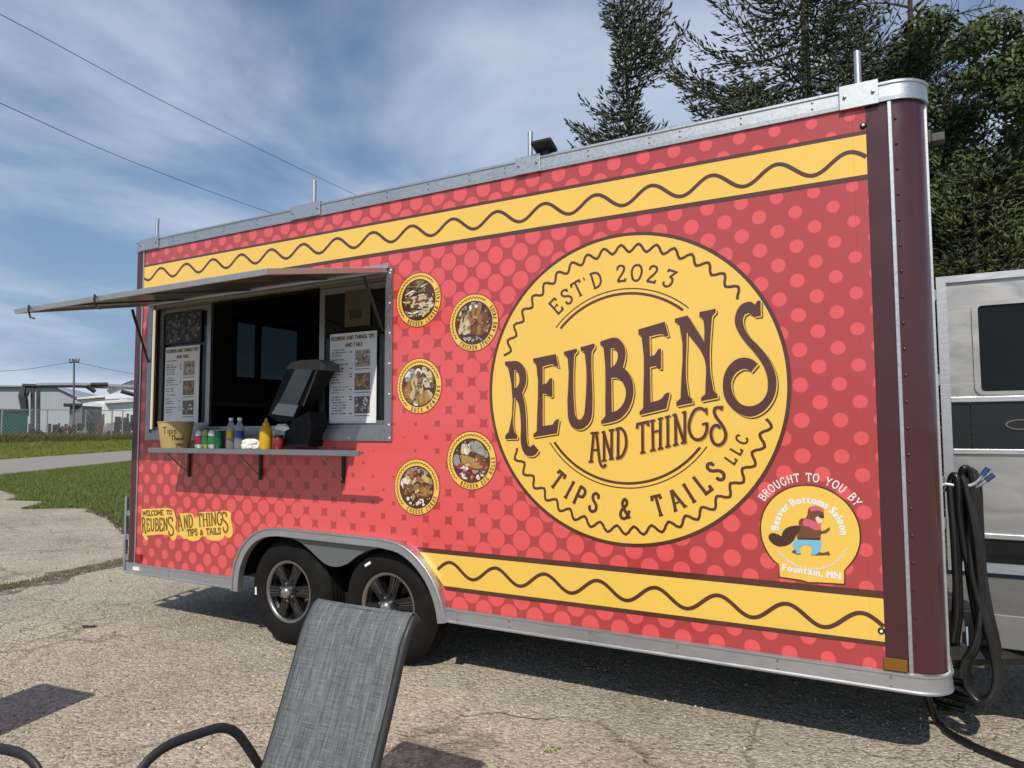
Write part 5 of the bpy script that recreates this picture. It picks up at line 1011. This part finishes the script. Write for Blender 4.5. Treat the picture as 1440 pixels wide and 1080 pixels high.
# bare dead boughs at the top right
r_ = random.Random(77)
def dead(pts, D, r0, seed):
    r2 = random.Random(seed); mb = MB(); P = smooth2([tuple(far(px, py, D)) for px, py in pts], 6); P = [Vector(p) for p in P]; n = len(P); mb.tube(P, [r0*(1-.8*k/(n-1)) for k in range(n)], 5)
    for k in range(3, n-1):
        for q in range(r2.randint(1, 3)):
            d = (P[k]-P[k-1]).normalized(); v = Vector((r2.uniform(-1, 1), r2.uniform(-1, 1), r2.uniform(-1, 1.0))); v = (v-d*v.dot(d)*.6).normalized(); l = r2.uniform(.15, .6)*(1-.5*k/n); p1 = P[k]+v*l*.5+d*l*.3; p2 = P[k]+v*l+d*l*.45+Vector((0, 0, r2.uniform(-.1, .12))); mb.tube([P[k], p1, p2], [r0*.3, r0*.22, r0*.08], 3)
            if r2.random() < .6: mb.tube([p1, p1+(v+Vector((r2.uniform(-1, 1), r2.uniform(-1, 1), r2.uniform(-.6, .6)))).normalized()*l*.4], [r0*.2, r0*.06], 3)
    return mb
dm = thing('dead_tree', 'bare dead branches reaching into the sky at the top right', 'tree', (*tree_at(1285, 14.2), 0))
MB().tube([Vector((*tree_at(1285, 14.2), 0)), far(1283, 150, 14.2), far(1278, -60, 14.2)], [.11, .07, .03], 7).build('trunk', M['bark'], dm, smooth=60)
for i, (pts, r0) in enumerate([([(1281, 40), (1320, 34), (1352, 18), (1400, 8)], .03), ([(1282, 95), (1330, 68), (1370, 55), (1412, 36)], .026), ([(1278, 10), (1240, 4), (1200, 8)], .026), ([(1279, 20), (1310, -10), (1340, -30)], .022), ([(1283, 110), (1262, 96), (1236, 100), (1205, 94)], .02), ([(1285, 130), (1330, 98), (1378, 72), (1398, 44)], .02)]): dead(pts, 14.2, r0, 80+i).build('branch', M['twig'], dm)
dl = dead([(1150, 40), (1100, 4), (1050, 6), (996, 8)], 13.2, .022, 95).build('dead_bough', M['twig']); tag(dl, 'bare twiggy bough at the top edge of the view', 'branch')
def broadleaf(label, x, y, h, cr, seed, nleaf, group=None, leaf=.085, cz=.58):
    r_ = random.Random(seed); t = thing('leafy_tree', label, 'tree', (x, y, 0), group); wood = MB(); ends = []
    def grow(p, d, l, r, lv):
        q = p+d*l; mid = p.lerp(q, .5)+Vector((r_.uniform(-.06, .06)*l, r_.uniform(-.06, .06)*l, 0)); wood.tube([p, mid, q], [r, r*.85, r*.7], 6 if lv < 2 else 4, caps=False)
        if lv >= 4: ends.append(q); return
        for k in range(r_.choice((2, 3, 3))):
            v = Vector((r_.uniform(-1, 1), r_.uniform(-1, 1), r_.uniform(-.35, .9))).normalized(); grow(q, (d*.72+v*.75).normalized(), l*r_.uniform(.62, .85), r*.62, lv+1)
        if lv >= 2: ends.append(q)
    grow(Vector((x, y, -.08)), Vector((0, 0, 1)), h*.28, h*.018, 0)
    P = np.array([tuple(e) for e in ends]); c = P.mean(0); S = np.percentile(np.abs(P-c), 84, axis=0)+1e-6; P = c*0+np.array([x, y, h*cz]) + (P-c)/S*np.array([cr, cr, h*.42])
    wood.build('limbs', M['bark'], t)
    R_ = np.random.RandomState(seed); zz = (P[:, 2]-P[:, 2].min())/np.ptp(P[:, 2]); pw = .5+zz; k = R_.choice(len(P), nleaf, p=pw/pw.sum()); d = R_.normal(0, 1, (nleaf, 3)); d /= np.linalg.norm(d, axis=1)[:, None]; C = P[k]+d*(R_.uniform(.15, 1, nleaf)**.6*cr*.30)[:, None]*np.array([1, 1, .75])
    nrm = d*.6+R_.normal(0, .6, (nleaf, 3))+np.array([0, -.3, .55]); nrm /= np.linalg.norm(nrm, axis=1)[:, None]; a = np.cross(nrm, R_.normal(0, 1, (nleaf, 3))); a /= np.linalg.norm(a, axis=1)[:, None]; b = np.cross(nrm, a); s = leaf*R_.uniform(.6, 1.2, nleaf)[:, None]
    V = np.stack([C-a*s*.7, C-b*s*.38+nrm*s*.1, C+a*s*.8, C+b*s*.38+nrm*s*.1], 1).reshape(-1, 3); T_ = np.arange(4*nleaf).reshape(-1, 4)
    o = fast_mesh('crown', V, T_, M['leaves'], None, None); attach(o, t); return t
xd, yd = tree_at(1478, 13.2); broadleaf('leafy broadleaf tree with pale sunlit leaves at the right edge', xd, yd, top_z(1478, 30, 13.2), 1.3, 5, 42000, leaf=.07, cz=.56)
xf, yf = tree_at(1560, 17); broadleaf('leafy tree beyond the right edge of the view', xf, yf, 11.5, 2.2, 9, 22000, leaf=.11)
xm, ym = tree_at(1350, 21); broadleaf('leafy tree far back between the spruces above the trailer corner', xm, ym, 7.8, 2.2, 13, 22000, leaf=.10)

# ------------------------------------------------------------------ across the road: yard, fence, sheds, pole, wires
def clad(name, c, axis='x', per=3.2):
    t = NT(name); sx = t.N.new('ShaderNodeSeparateXYZ'); t.L.new(t.tc.outputs['Object'], sx.inputs[0]); u = t.math('ADD', sx.outputs[0], t.math('MULTIPLY', sx.outputs[1], .7)); rib = t.math('SINE', t.math('MULTIPLY', u, per*6.28)); n = t.noise(t.map(scale=(1, 1, .3)), .6, 4)
    t.set(Base_Color=t.mix(n, tuple(q*.88 for q in c), c), Roughness=.5); t.bump(rib, .25, .03); return t.m
M['grey_clad'] = clad('grey_cladding', (.40, .43, .46)); M['white_clad'] = clad('white_cladding', (.74, .74, .73)); M['dark_grey'] = simple('dark_machine', (.05, .05, .052), .7, 0, .3, 2); M['green_bin'] = simple('green_paint', (.008, .085, .065), .5, 0, .2, 1); M['post'] = metal('fence_galvanised', (.42, .43, .44), .5); M['wood_pole'] = simple('weathered_pole', (.13, .12, .11), .9, 0, .2, 3)
def W3(px, py, D): return far(px, py, D)
def gz(p): return height(p.x, p.y)
def gable(name, label, corners, D, py_eave, py_ridge, py_base, depth, wall, roof, over=.5, cat='shed'):
    # a long shed: the near wall runs between two ground points, the roof rises to a ridge behind it
    (pa, Da), (pb, Db) = corners; A, B_ = W3(pa, 600, Da), W3(pb, 600, Db); A.z = gz(A)-.2; B_.z = gz(B_)-.2
    e = W3(pa, py_eave, Da).z; rdg = W3((pa+pb)/2, py_ridge, (Da+Db)/2+depth*.5).z; d = (B_-A).normalized(); n = Vector((-d.y, d.x, 0)); n = n if n.dot(A-CAM) > 0 else -n
    t = thing(name, label, cat, (A.x, A.y, 0)); q = [A, B_, B_+n*depth, A+n*depth]
    mid0, mid1 = A+n*depth/2, B_+n*depth/2; Z = lambda p, z: (p.x, p.y, z)
    v = [tuple(p) for p in q]+[Z(p, e) for p in q]+[Z(mid0, rdg), Z(mid1, rdg)]
    MB().add(v, [(0, 1, 5, 4), (2, 3, 7, 6), (1, 2, 6, 9, 5), (3, 0, 4, 8, 7)]).build('wall', wall, t)
    o = d*over; s = n*over; th = .12; sl_ = (rdg-e)/(depth/2)*over; pts = [Z(A-o-s, e-sl_), Z(B_+o-s, e-sl_), Z(mid1+o, rdg), Z(mid0-o, rdg), Z(q[3]-o+s, e-sl_), Z(q[2]+o+s, e-sl_)]
    up = [(a, b, c+th) for a, b, c in pts]; r = MB().add(pts+up, [(0, 1, 2, 3), (3, 2, 5, 4), (6, 7, 8, 9), (9, 8, 11, 10), (0, 1, 7, 6), (4, 5, 11, 10), (0, 3, 9, 6), (3, 4, 10, 9), (1, 2, 8, 7), (2, 5, 11, 8)]); r.build('roof', roof, t); return t, A, B_, n, e
def block(name, label, cat, face, D, depth, wall, roofm=None, rise=0.):
    # a wall seen face on (outline in the photograph, at distances D) carried back in depth
    P = [W3(px, py, D(px)) for px, py in face]; d = (P[-1]-P[0]); d.z = 0; d.normalize(); n = Vector((-d.y, d.x, 0)); n = n if n.dot(P[0]-CAM) > 0 else -n
    t = thing(name, label, cat, (P[0].x, P[0].y, 0)); k = len(P); back_ = [p+n*depth+Vector((0, 0, rise)) if 0 < i < k-1 else p+n*depth for i, p in enumerate(P)]
    MB().add([tuple(p) for p in P]+[tuple(p) for p in back_], [tuple(range(k)), tuple(range(2*k-1, k-1, -1)), (0, 1, k+1, k), (k-2, k-1, 2*k-1, 2*k-2)]).build('wall', wall, t)
    up = Vector((0, 0, .12)); o = MB()
    for i in range(1, k-2):
        a, b, c, e = P[i]-n*.5, P[i+1]-n*.5, back_[i+1], back_[i]; o.add([tuple(q+up*.2) for q in (a, b, c, e)]+[tuple(q+up*1.6) for q in (a, b, c, e)], [(0, 1, 2, 3), (7, 6, 5, 4), (0, 4, 5, 1), (1, 5, 6, 2), (2, 6, 7, 3), (3, 7, 4, 0)])
    o.build('roof', roofm or wall, t); return t
block('grey_warehouse', 'long grey metal warehouse beyond the fence at the left edge', 'warehouse', [(-170, 606), (-170, 543.5), (79, 544.5), (116, 562.5), (116, 606)], lambda px: 104-(px*.02), 26, M['grey_clad'])
block('white_shed', 'long white metal shed with a bright sunlit roof behind the fence', 'shed', [(114, 606), (114, 562), (190, 556.5), (330, 546), (330, 606)], lambda px: 98-(px-114)*.10, 16, M['white_clad'], M['white_clad'], 2.6)
block('white_barn', 'white roof peak rising behind the long white shed', 'barn', [(150, 606), (150, 549), (186, 535), (260, 549), (260, 606)], lambda px: 130, 14, M['white_clad'])
block('small_white_shelter', 'small open white shelter in front of the long white shed', 'shelter', [(147, 606), (147, 568), (196, 565), (196, 606)], lambda px: 86, 4, M['white_clad'], M['white_clad'], .9)
lt = thing('grey_lean_to', 'dark grey lean-to with a flat canopy at the end of the grey warehouse', 'lean-to', tuple(W3(106, 600, 92))); a, b = W3(97, 600, 92), W3(115, 600, 91); a.z = b.z = gz(a)
def slabwall(mb, a, b, z0, z1, th):
    d = (b-a); n = Vector((-d.y, d.x, 0)).normalized()*th; mb.add([(a.x, a.y, z0), (b.x, b.y, z0), (b.x+n.x, b.y+n.y, z0), (a.x+n.x, a.y+n.y, z0), (a.x, a.y, z1), (b.x, b.y, z1), (b.x+n.x, b.y+n.y, z1), (a.x+n.x, a.y+n.y, z1)], [(0, 3, 2, 1), (4, 5, 6, 7), (0, 1, 5, 4), (1, 2, 6, 5), (2, 3, 7, 6), (3, 0, 4, 7)]); return mb
zt = W3(106, 571, 92).z; slabwall(MB(), a, b, a.z-.2, zt, 3).build('wall', simple('grey_door', (.13, .14, .15), .6), lt); a2 = W3(88, 600, 91); slabwall(MB(), a2, b, zt, zt+.25, 4).build('canopy', M['dark_grey'], lt)
# boom lift / conveyor: dark portal frame with a long pale boom
ga = thing('portal_frame', 'dark portal frame carrying a long pale conveyor boom in the yard', 'conveyor', tuple(W3(45, 600, 86))); DG = 86
for x in (46, 54): p = W3(x, 600, DG); MB().tube([(p.x, p.y, gz(p)), tuple(W3(x, 545, DG))], .2, 4).build('post', M['dark_grey'], ga)
MB().tube([W3(31, 542.5, DG), W3(51, 543, DG)], .22, 4).build('head_beam', M['dark_grey'], ga)
MB().tube([W3(34, 543, DG), W3(31, 556, DG), W3(33, 562, DG), W3(36, 585, DG)], [.18, .34, .38, .3], 6).build('chute', M['dark_grey'], ga)
MB().tube([W3(37, 553, DG), W3(41, 554, DG)], .45, 5).build('hopper', M['dark_grey'], ga)
MB().tube([W3(51, 542, DG), W3(100, 541.5, DG), W3(160, 543.5, DG), W3(240, 548, DG)], .26, 4).build('boom', M['post'], ga)
for x0, x1, y0, y1 in ((127, 152, 541, 540.5), (122, 134, 543, 551), (170, 192, 550, 556)): MB().tube([W3(x0, y0, DG-.6), W3(x1, y1, DG-.6)], .22, 4).build('boom_strut', M['dark_grey'], ga)
bn = thing('green_container', 'dark green open container behind the fence at the left edge', 'container', tuple(W3(15, 600, 80))); a, b = W3(-60, 600, 80), W3(38.5, 600, 80); a.z = b.z = gz(a)
slabwall(MB(), a, b, a.z, W3(15, 580, 80).z, 2.4).build('body', M['green_bin'], bn); slabwall(MB(), a+Vector((.05, -.1, 0)), b+Vector((.05, -.1, 0)), W3(15, 580, 80).z, W3(15, 575.5, 80).z, 2.6).build('tarp', M['dark_grey'], bn)
r_ = random.Random(4)
JUNK = [(43, 4, 8, 'rusty'), (50, 5, 6, 'dark'), (57, 4, 5, 'pale'), (72, 8, 8, 'dark'), (80, 5, 9, 'dark'), (88, 7, 7, 'rusty'), (96, 5, 6, 'dark'), (109, 9, 8, 'dark'), (119, 6, 5, 'pale'), (128, 10, 10, 'dark'), (139, 8, 7, 'rusty'), (150, 10, 9, 'pale'), (162, 9, 12, 'dark'), (174, 8, 12, 'dark'), (183, 8, 14, 'dark')]
jm = dict(rusty=simple('rusty_steel', (.12, .062, .040), .85, .2, .4, 3), dark=simple('dark_scrap', (.045, .044, .042), .8, .2, .5, 2), pale=simple('pale_scrap', (.30, .29, .27), .8, .1, .4, 2))
JD = dict(rusty='rusty brown', dark='dark', pale='pale grey')
WH = ['under the portal frame, nearest the container', 'under the portal frame', 'right of the portal frame', 'midway between frame and pole', 'left of the utility pole', 'just left of the utility pole', 'touching the left side of the utility pole', 'in front of the lean-to', 'at the left end of the white shed', 'against the white shed wall', 'left of the small shelter', 'under the left edge of the small shelter', 'under the small shelter', 'at the right side of the small shelter', 'closest to the trailer corner']
for (px, wp, hp_, k_), wh in zip(JUNK, WH):
    D = 79.5+r_.uniform(-1, 3); p = W3(px, 600, D); g = gz(p); w_ = wp/998*D*1.3; h_ = hp_/998*D*2.0; mb = MB(); d = (W3(px+5, 600, D)-W3(px-5, 600, D)); d.z = 0; d.normalize(); n = Vector((-d.y, d.x, 0)); rot = Matrix(((d.x, n.x, 0, p.x), (d.y, n.y, 0, p.y), (0, 0, 1, g), (0, 0, 0, 1)))
    for q in range(4):
        x0 = r_.uniform(-w_/2, w_*.2); x1 = x0+r_.uniform(.25, .6)*w_; z0 = r_.uniform(0, .3)*h_; mb.box((x0, r_.uniform(-.4, 0), z0 if q else 0), (x1, r_.uniform(.2, .8), z0+r_.uniform(.4, .7)*h_), mat=rot)
    tag(mb.build('scrap_pile', jm[k_]), '%s machinery scrap behind the fence, %s' % (JD[k_], wh), 'scrap', 'scrap and machinery in the yard')
fc = thing('chain_link_fence', 'chain link fence with galvanised posts along the yard across the road', 'fence', tuple(W3(120, 604, 76.5)))
fl_ = [W3(px, 604, D) for px, D in ((-70, 76), (2, 76.2), (66, 76.4), (120, 76.6), (157, 76.8), (172, 76.9), (240, 77.2))]; ft = W3(120, 577, 76.6).z
for p in fl_: MB().tube([(p.x, p.y, gz(p)-.1), (p.x, p.y, ft+.05)], .055, 6).build('post', M['post'], fc)
MB().tube([(p.x, p.y, ft) for p in fl_], .035, 5).build('top_rail', M['post'], fc); wm_ = MB(); p0, p1 = fl_[0], fl_[-1]; Lf = (p1-p0).length; H_ = ft-gz(p0)
q = 0.0
while q < Lf:
    for s in (-1, 1):
        a, b = p0+(p1-p0).normalized()*q, p0+(p1-p0).normalized()*(q+s*H_); 
        if 0 <= q+s*H_ <= Lf: wm_.tube([(a.x, a.y, gz(a)), (b.x, b.y, ft)], .004, 3, caps=False)
    q += .34
w_o = wm_.build('mesh_wires', M['post'], fc, fix=False); w_o['kind'] = 'stuff'
a, b = W3(121, 577.5, 76.4), W3(130, 588, 76.4); MB().tube([a, b], .035, 5).build('brace', M['post'], fc)
up = thing('utility_pole', 'thin utility pole with a cross arm rising behind the fence', 'utility pole', tuple(W3(104, 600, 84))); p = W3(104, 600, 84)
MB().tube([(p.x, p.y, gz(p)-.3), tuple(W3(104.2, 505, 84))], [.11, .08], 8).build('pole', M['wood_pole'], up, smooth=60); MB().tube([W3(97, 509.5, 84), W3(111.5, 508.5, 84)], .09, 4).build('cross_arm', M['wood_pole'], up)
for x in (98, 102, 107, 111): c = W3(x, 507.5, 84); MB().lathe([(0, 0), (.07, .0), (.05, .12), (.07, .2), (0, .24)], tuple(c), 'Z', 8).build('insulator', M['dark_grey'], up)
def wire(label, pts, r0):
    P = smooth2([tuple(p) for p in pts], 14); tag(MB().tube(P, r0, 5).build('power_line', M['dark_grey']), label, 'power line', 'power lines crossing the sky')
wire('upper power line slanting down across the sky to the trailer roof', [far(-260, -105, 20), far(0, 20, 24), far(250, 153, 30), far(500, 274, 38), far(640, 334, 46)], .011)
wire('lower power line slanting down across the sky to the trailer roof', [far(-260, 30, 20), far(0, 145, 24), far(190, 229, 30), far(383, 300, 38), far(560, 356, 48)], .011)
wire('faint distant power line on the left of the utility pole', [far(-200, 518, 84), far(0, 522, 84), far(104, 509, 84)], .022); wire('faint distant power line on the right of the utility pole', [far(104, 509, 84), far(200, 527, 90), far(330, 536, 96)], .022)

# ------------------------------------------------------------------ loose stones and bits on the lot
def stones(name, n, seed, smin, smax, region, m, label):
    r_ = np.random.RandomState(seed); x = r_.uniform(region[0], region[1], n); y = r_.uniform(region[2], region[3], n); s = smin+(smax-smin)*r_.uniform(0, 1, n)**3
    o8 = np.array([(1, 0, 0), (-1, 0, 0), (0, 1, 0), (0, -1, 0), (0, 0, .7), (0, 0, -.5)], float); f8 = np.array([(0, 2, 4), (2, 1, 4), (1, 3, 4), (3, 0, 4), (2, 0, 5), (1, 2, 5), (3, 1, 5), (0, 3, 5)])
    V = o8[None]*(1+r_.uniform(-.35, .35, (n, 6, 3)))*s[:, None, None]; a = r_.uniform(0, 6.28, n); c, sn = np.cos(a)[:, None], np.sin(a)[:, None]; X = V[..., 0]*c-V[..., 1]*sn; Y = V[..., 0]*sn+V[..., 1]*c; V = np.stack([X+x[:, None], Y+y[:, None], V[..., 2]+s[:, None]*.15+.004+GZ], -1)
    o = fast_mesh(name, V.reshape(-1, 3), (np.arange(n)[:, None, None]*6+f8[None]).reshape(-1, 3), m); return tag(o, label, 'gravel', kind='stuff')
def stone_mat():
    t = NT('loose_stone'); i = t.N.new('ShaderNodeNewGeometry'); t.set(Base_Color=t.ramp(i.outputs['Random Per Island'], [(0, (.20, .175, .14)), (.5, (.42, .38, .31)), (.85, (.58, .54, .46)), (1, (.30, .22, .16))]), Roughness=.9); return t.m
stones('loose_gravel', 26000, 3, .003, .009, (-.5, 6.6, -2.6, .9), stone_mat(), 'fine loose gravel scattered over the worn lot surface')
stones('scattered_grit', 5000, 4, .004, .016, (-8, 6.5, -3, 4), stone_mat(), 'larger loose stones scattered over the gravel lot')
for k_, (px, py, n, label) in enumerate([(772, 1056, 12, 'tiny green weed growing from a crack in front of the trailer'), (1330, 998, 60, 'small weed tuft growing below the hoses at the trailer nose')]):
    c = onZ(px, py); r_ = random.Random(k_); mb = MB()
    for q in range(n):
        a = r_.uniform(0, 6.28); l = r_.uniform(.008, .022)*(1+k_*1.6); b = c+Vector((r_.uniform(-.05, .05), r_.uniform(-.04, .04), 0)); d = Vector((math.cos(a), math.sin(a), .9)); s = Vector((-math.sin(a), math.cos(a), 0))*.006; mb.add([b-s, b+s, b+d*l*.6+s*1.3, b+d*l, b+d*l*.6-s*1.3], [(0, 1, 2, 3, 4)])
    tag(mb.build('weed_tuft', GB, fix=False), label, 'weed')
lf = onZ(124, 882.5); mb = MB(); mb.add([(lf.x+.055*math.cos(a)*(1+.3*math.sin(3*a)), lf.y+.04*math.sin(a)*(1+.2*math.cos(5*a)), .010+GZ+.012*math.sin(a*2)) for a in np.linspace(0, 6.1, 14)], [tuple(range(14))]); sf = mb.build('dead_leaf', simple('dead_leaf', (.035, .028, .02), .9)); tag(sf, 'dark dead leaf lying flat on the gravel at the left', 'leaf')

# dark strip of dirt and low weeds running across the lot behind the trailer
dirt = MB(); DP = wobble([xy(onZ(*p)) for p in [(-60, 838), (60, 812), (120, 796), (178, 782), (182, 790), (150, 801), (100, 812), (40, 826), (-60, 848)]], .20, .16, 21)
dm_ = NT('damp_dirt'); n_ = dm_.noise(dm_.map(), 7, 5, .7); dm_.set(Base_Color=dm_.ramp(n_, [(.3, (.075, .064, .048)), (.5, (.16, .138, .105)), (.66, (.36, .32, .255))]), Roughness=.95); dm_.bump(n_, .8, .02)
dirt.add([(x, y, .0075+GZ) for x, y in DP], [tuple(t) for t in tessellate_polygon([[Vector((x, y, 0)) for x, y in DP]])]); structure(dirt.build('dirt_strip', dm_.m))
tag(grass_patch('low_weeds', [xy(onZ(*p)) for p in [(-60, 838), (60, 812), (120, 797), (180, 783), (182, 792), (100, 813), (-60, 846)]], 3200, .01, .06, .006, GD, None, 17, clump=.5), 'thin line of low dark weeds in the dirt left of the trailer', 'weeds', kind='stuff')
# dim brown notice behind the right pane
nt_ = MB().box((2.085, .047, 2.09), (2.30, .0505, 2.33), 0).box((2.125, .0455, 2.14), (2.23, .0468, 2.20), 1)
tag(nt_.build('paper_notice', [simple('brown_paper', (.085, .068, .030), .7), simple('dark_brown_print', (.035, .026, .010), .7)], None), 'dim brown paper notice above the right menu poster', 'notice')
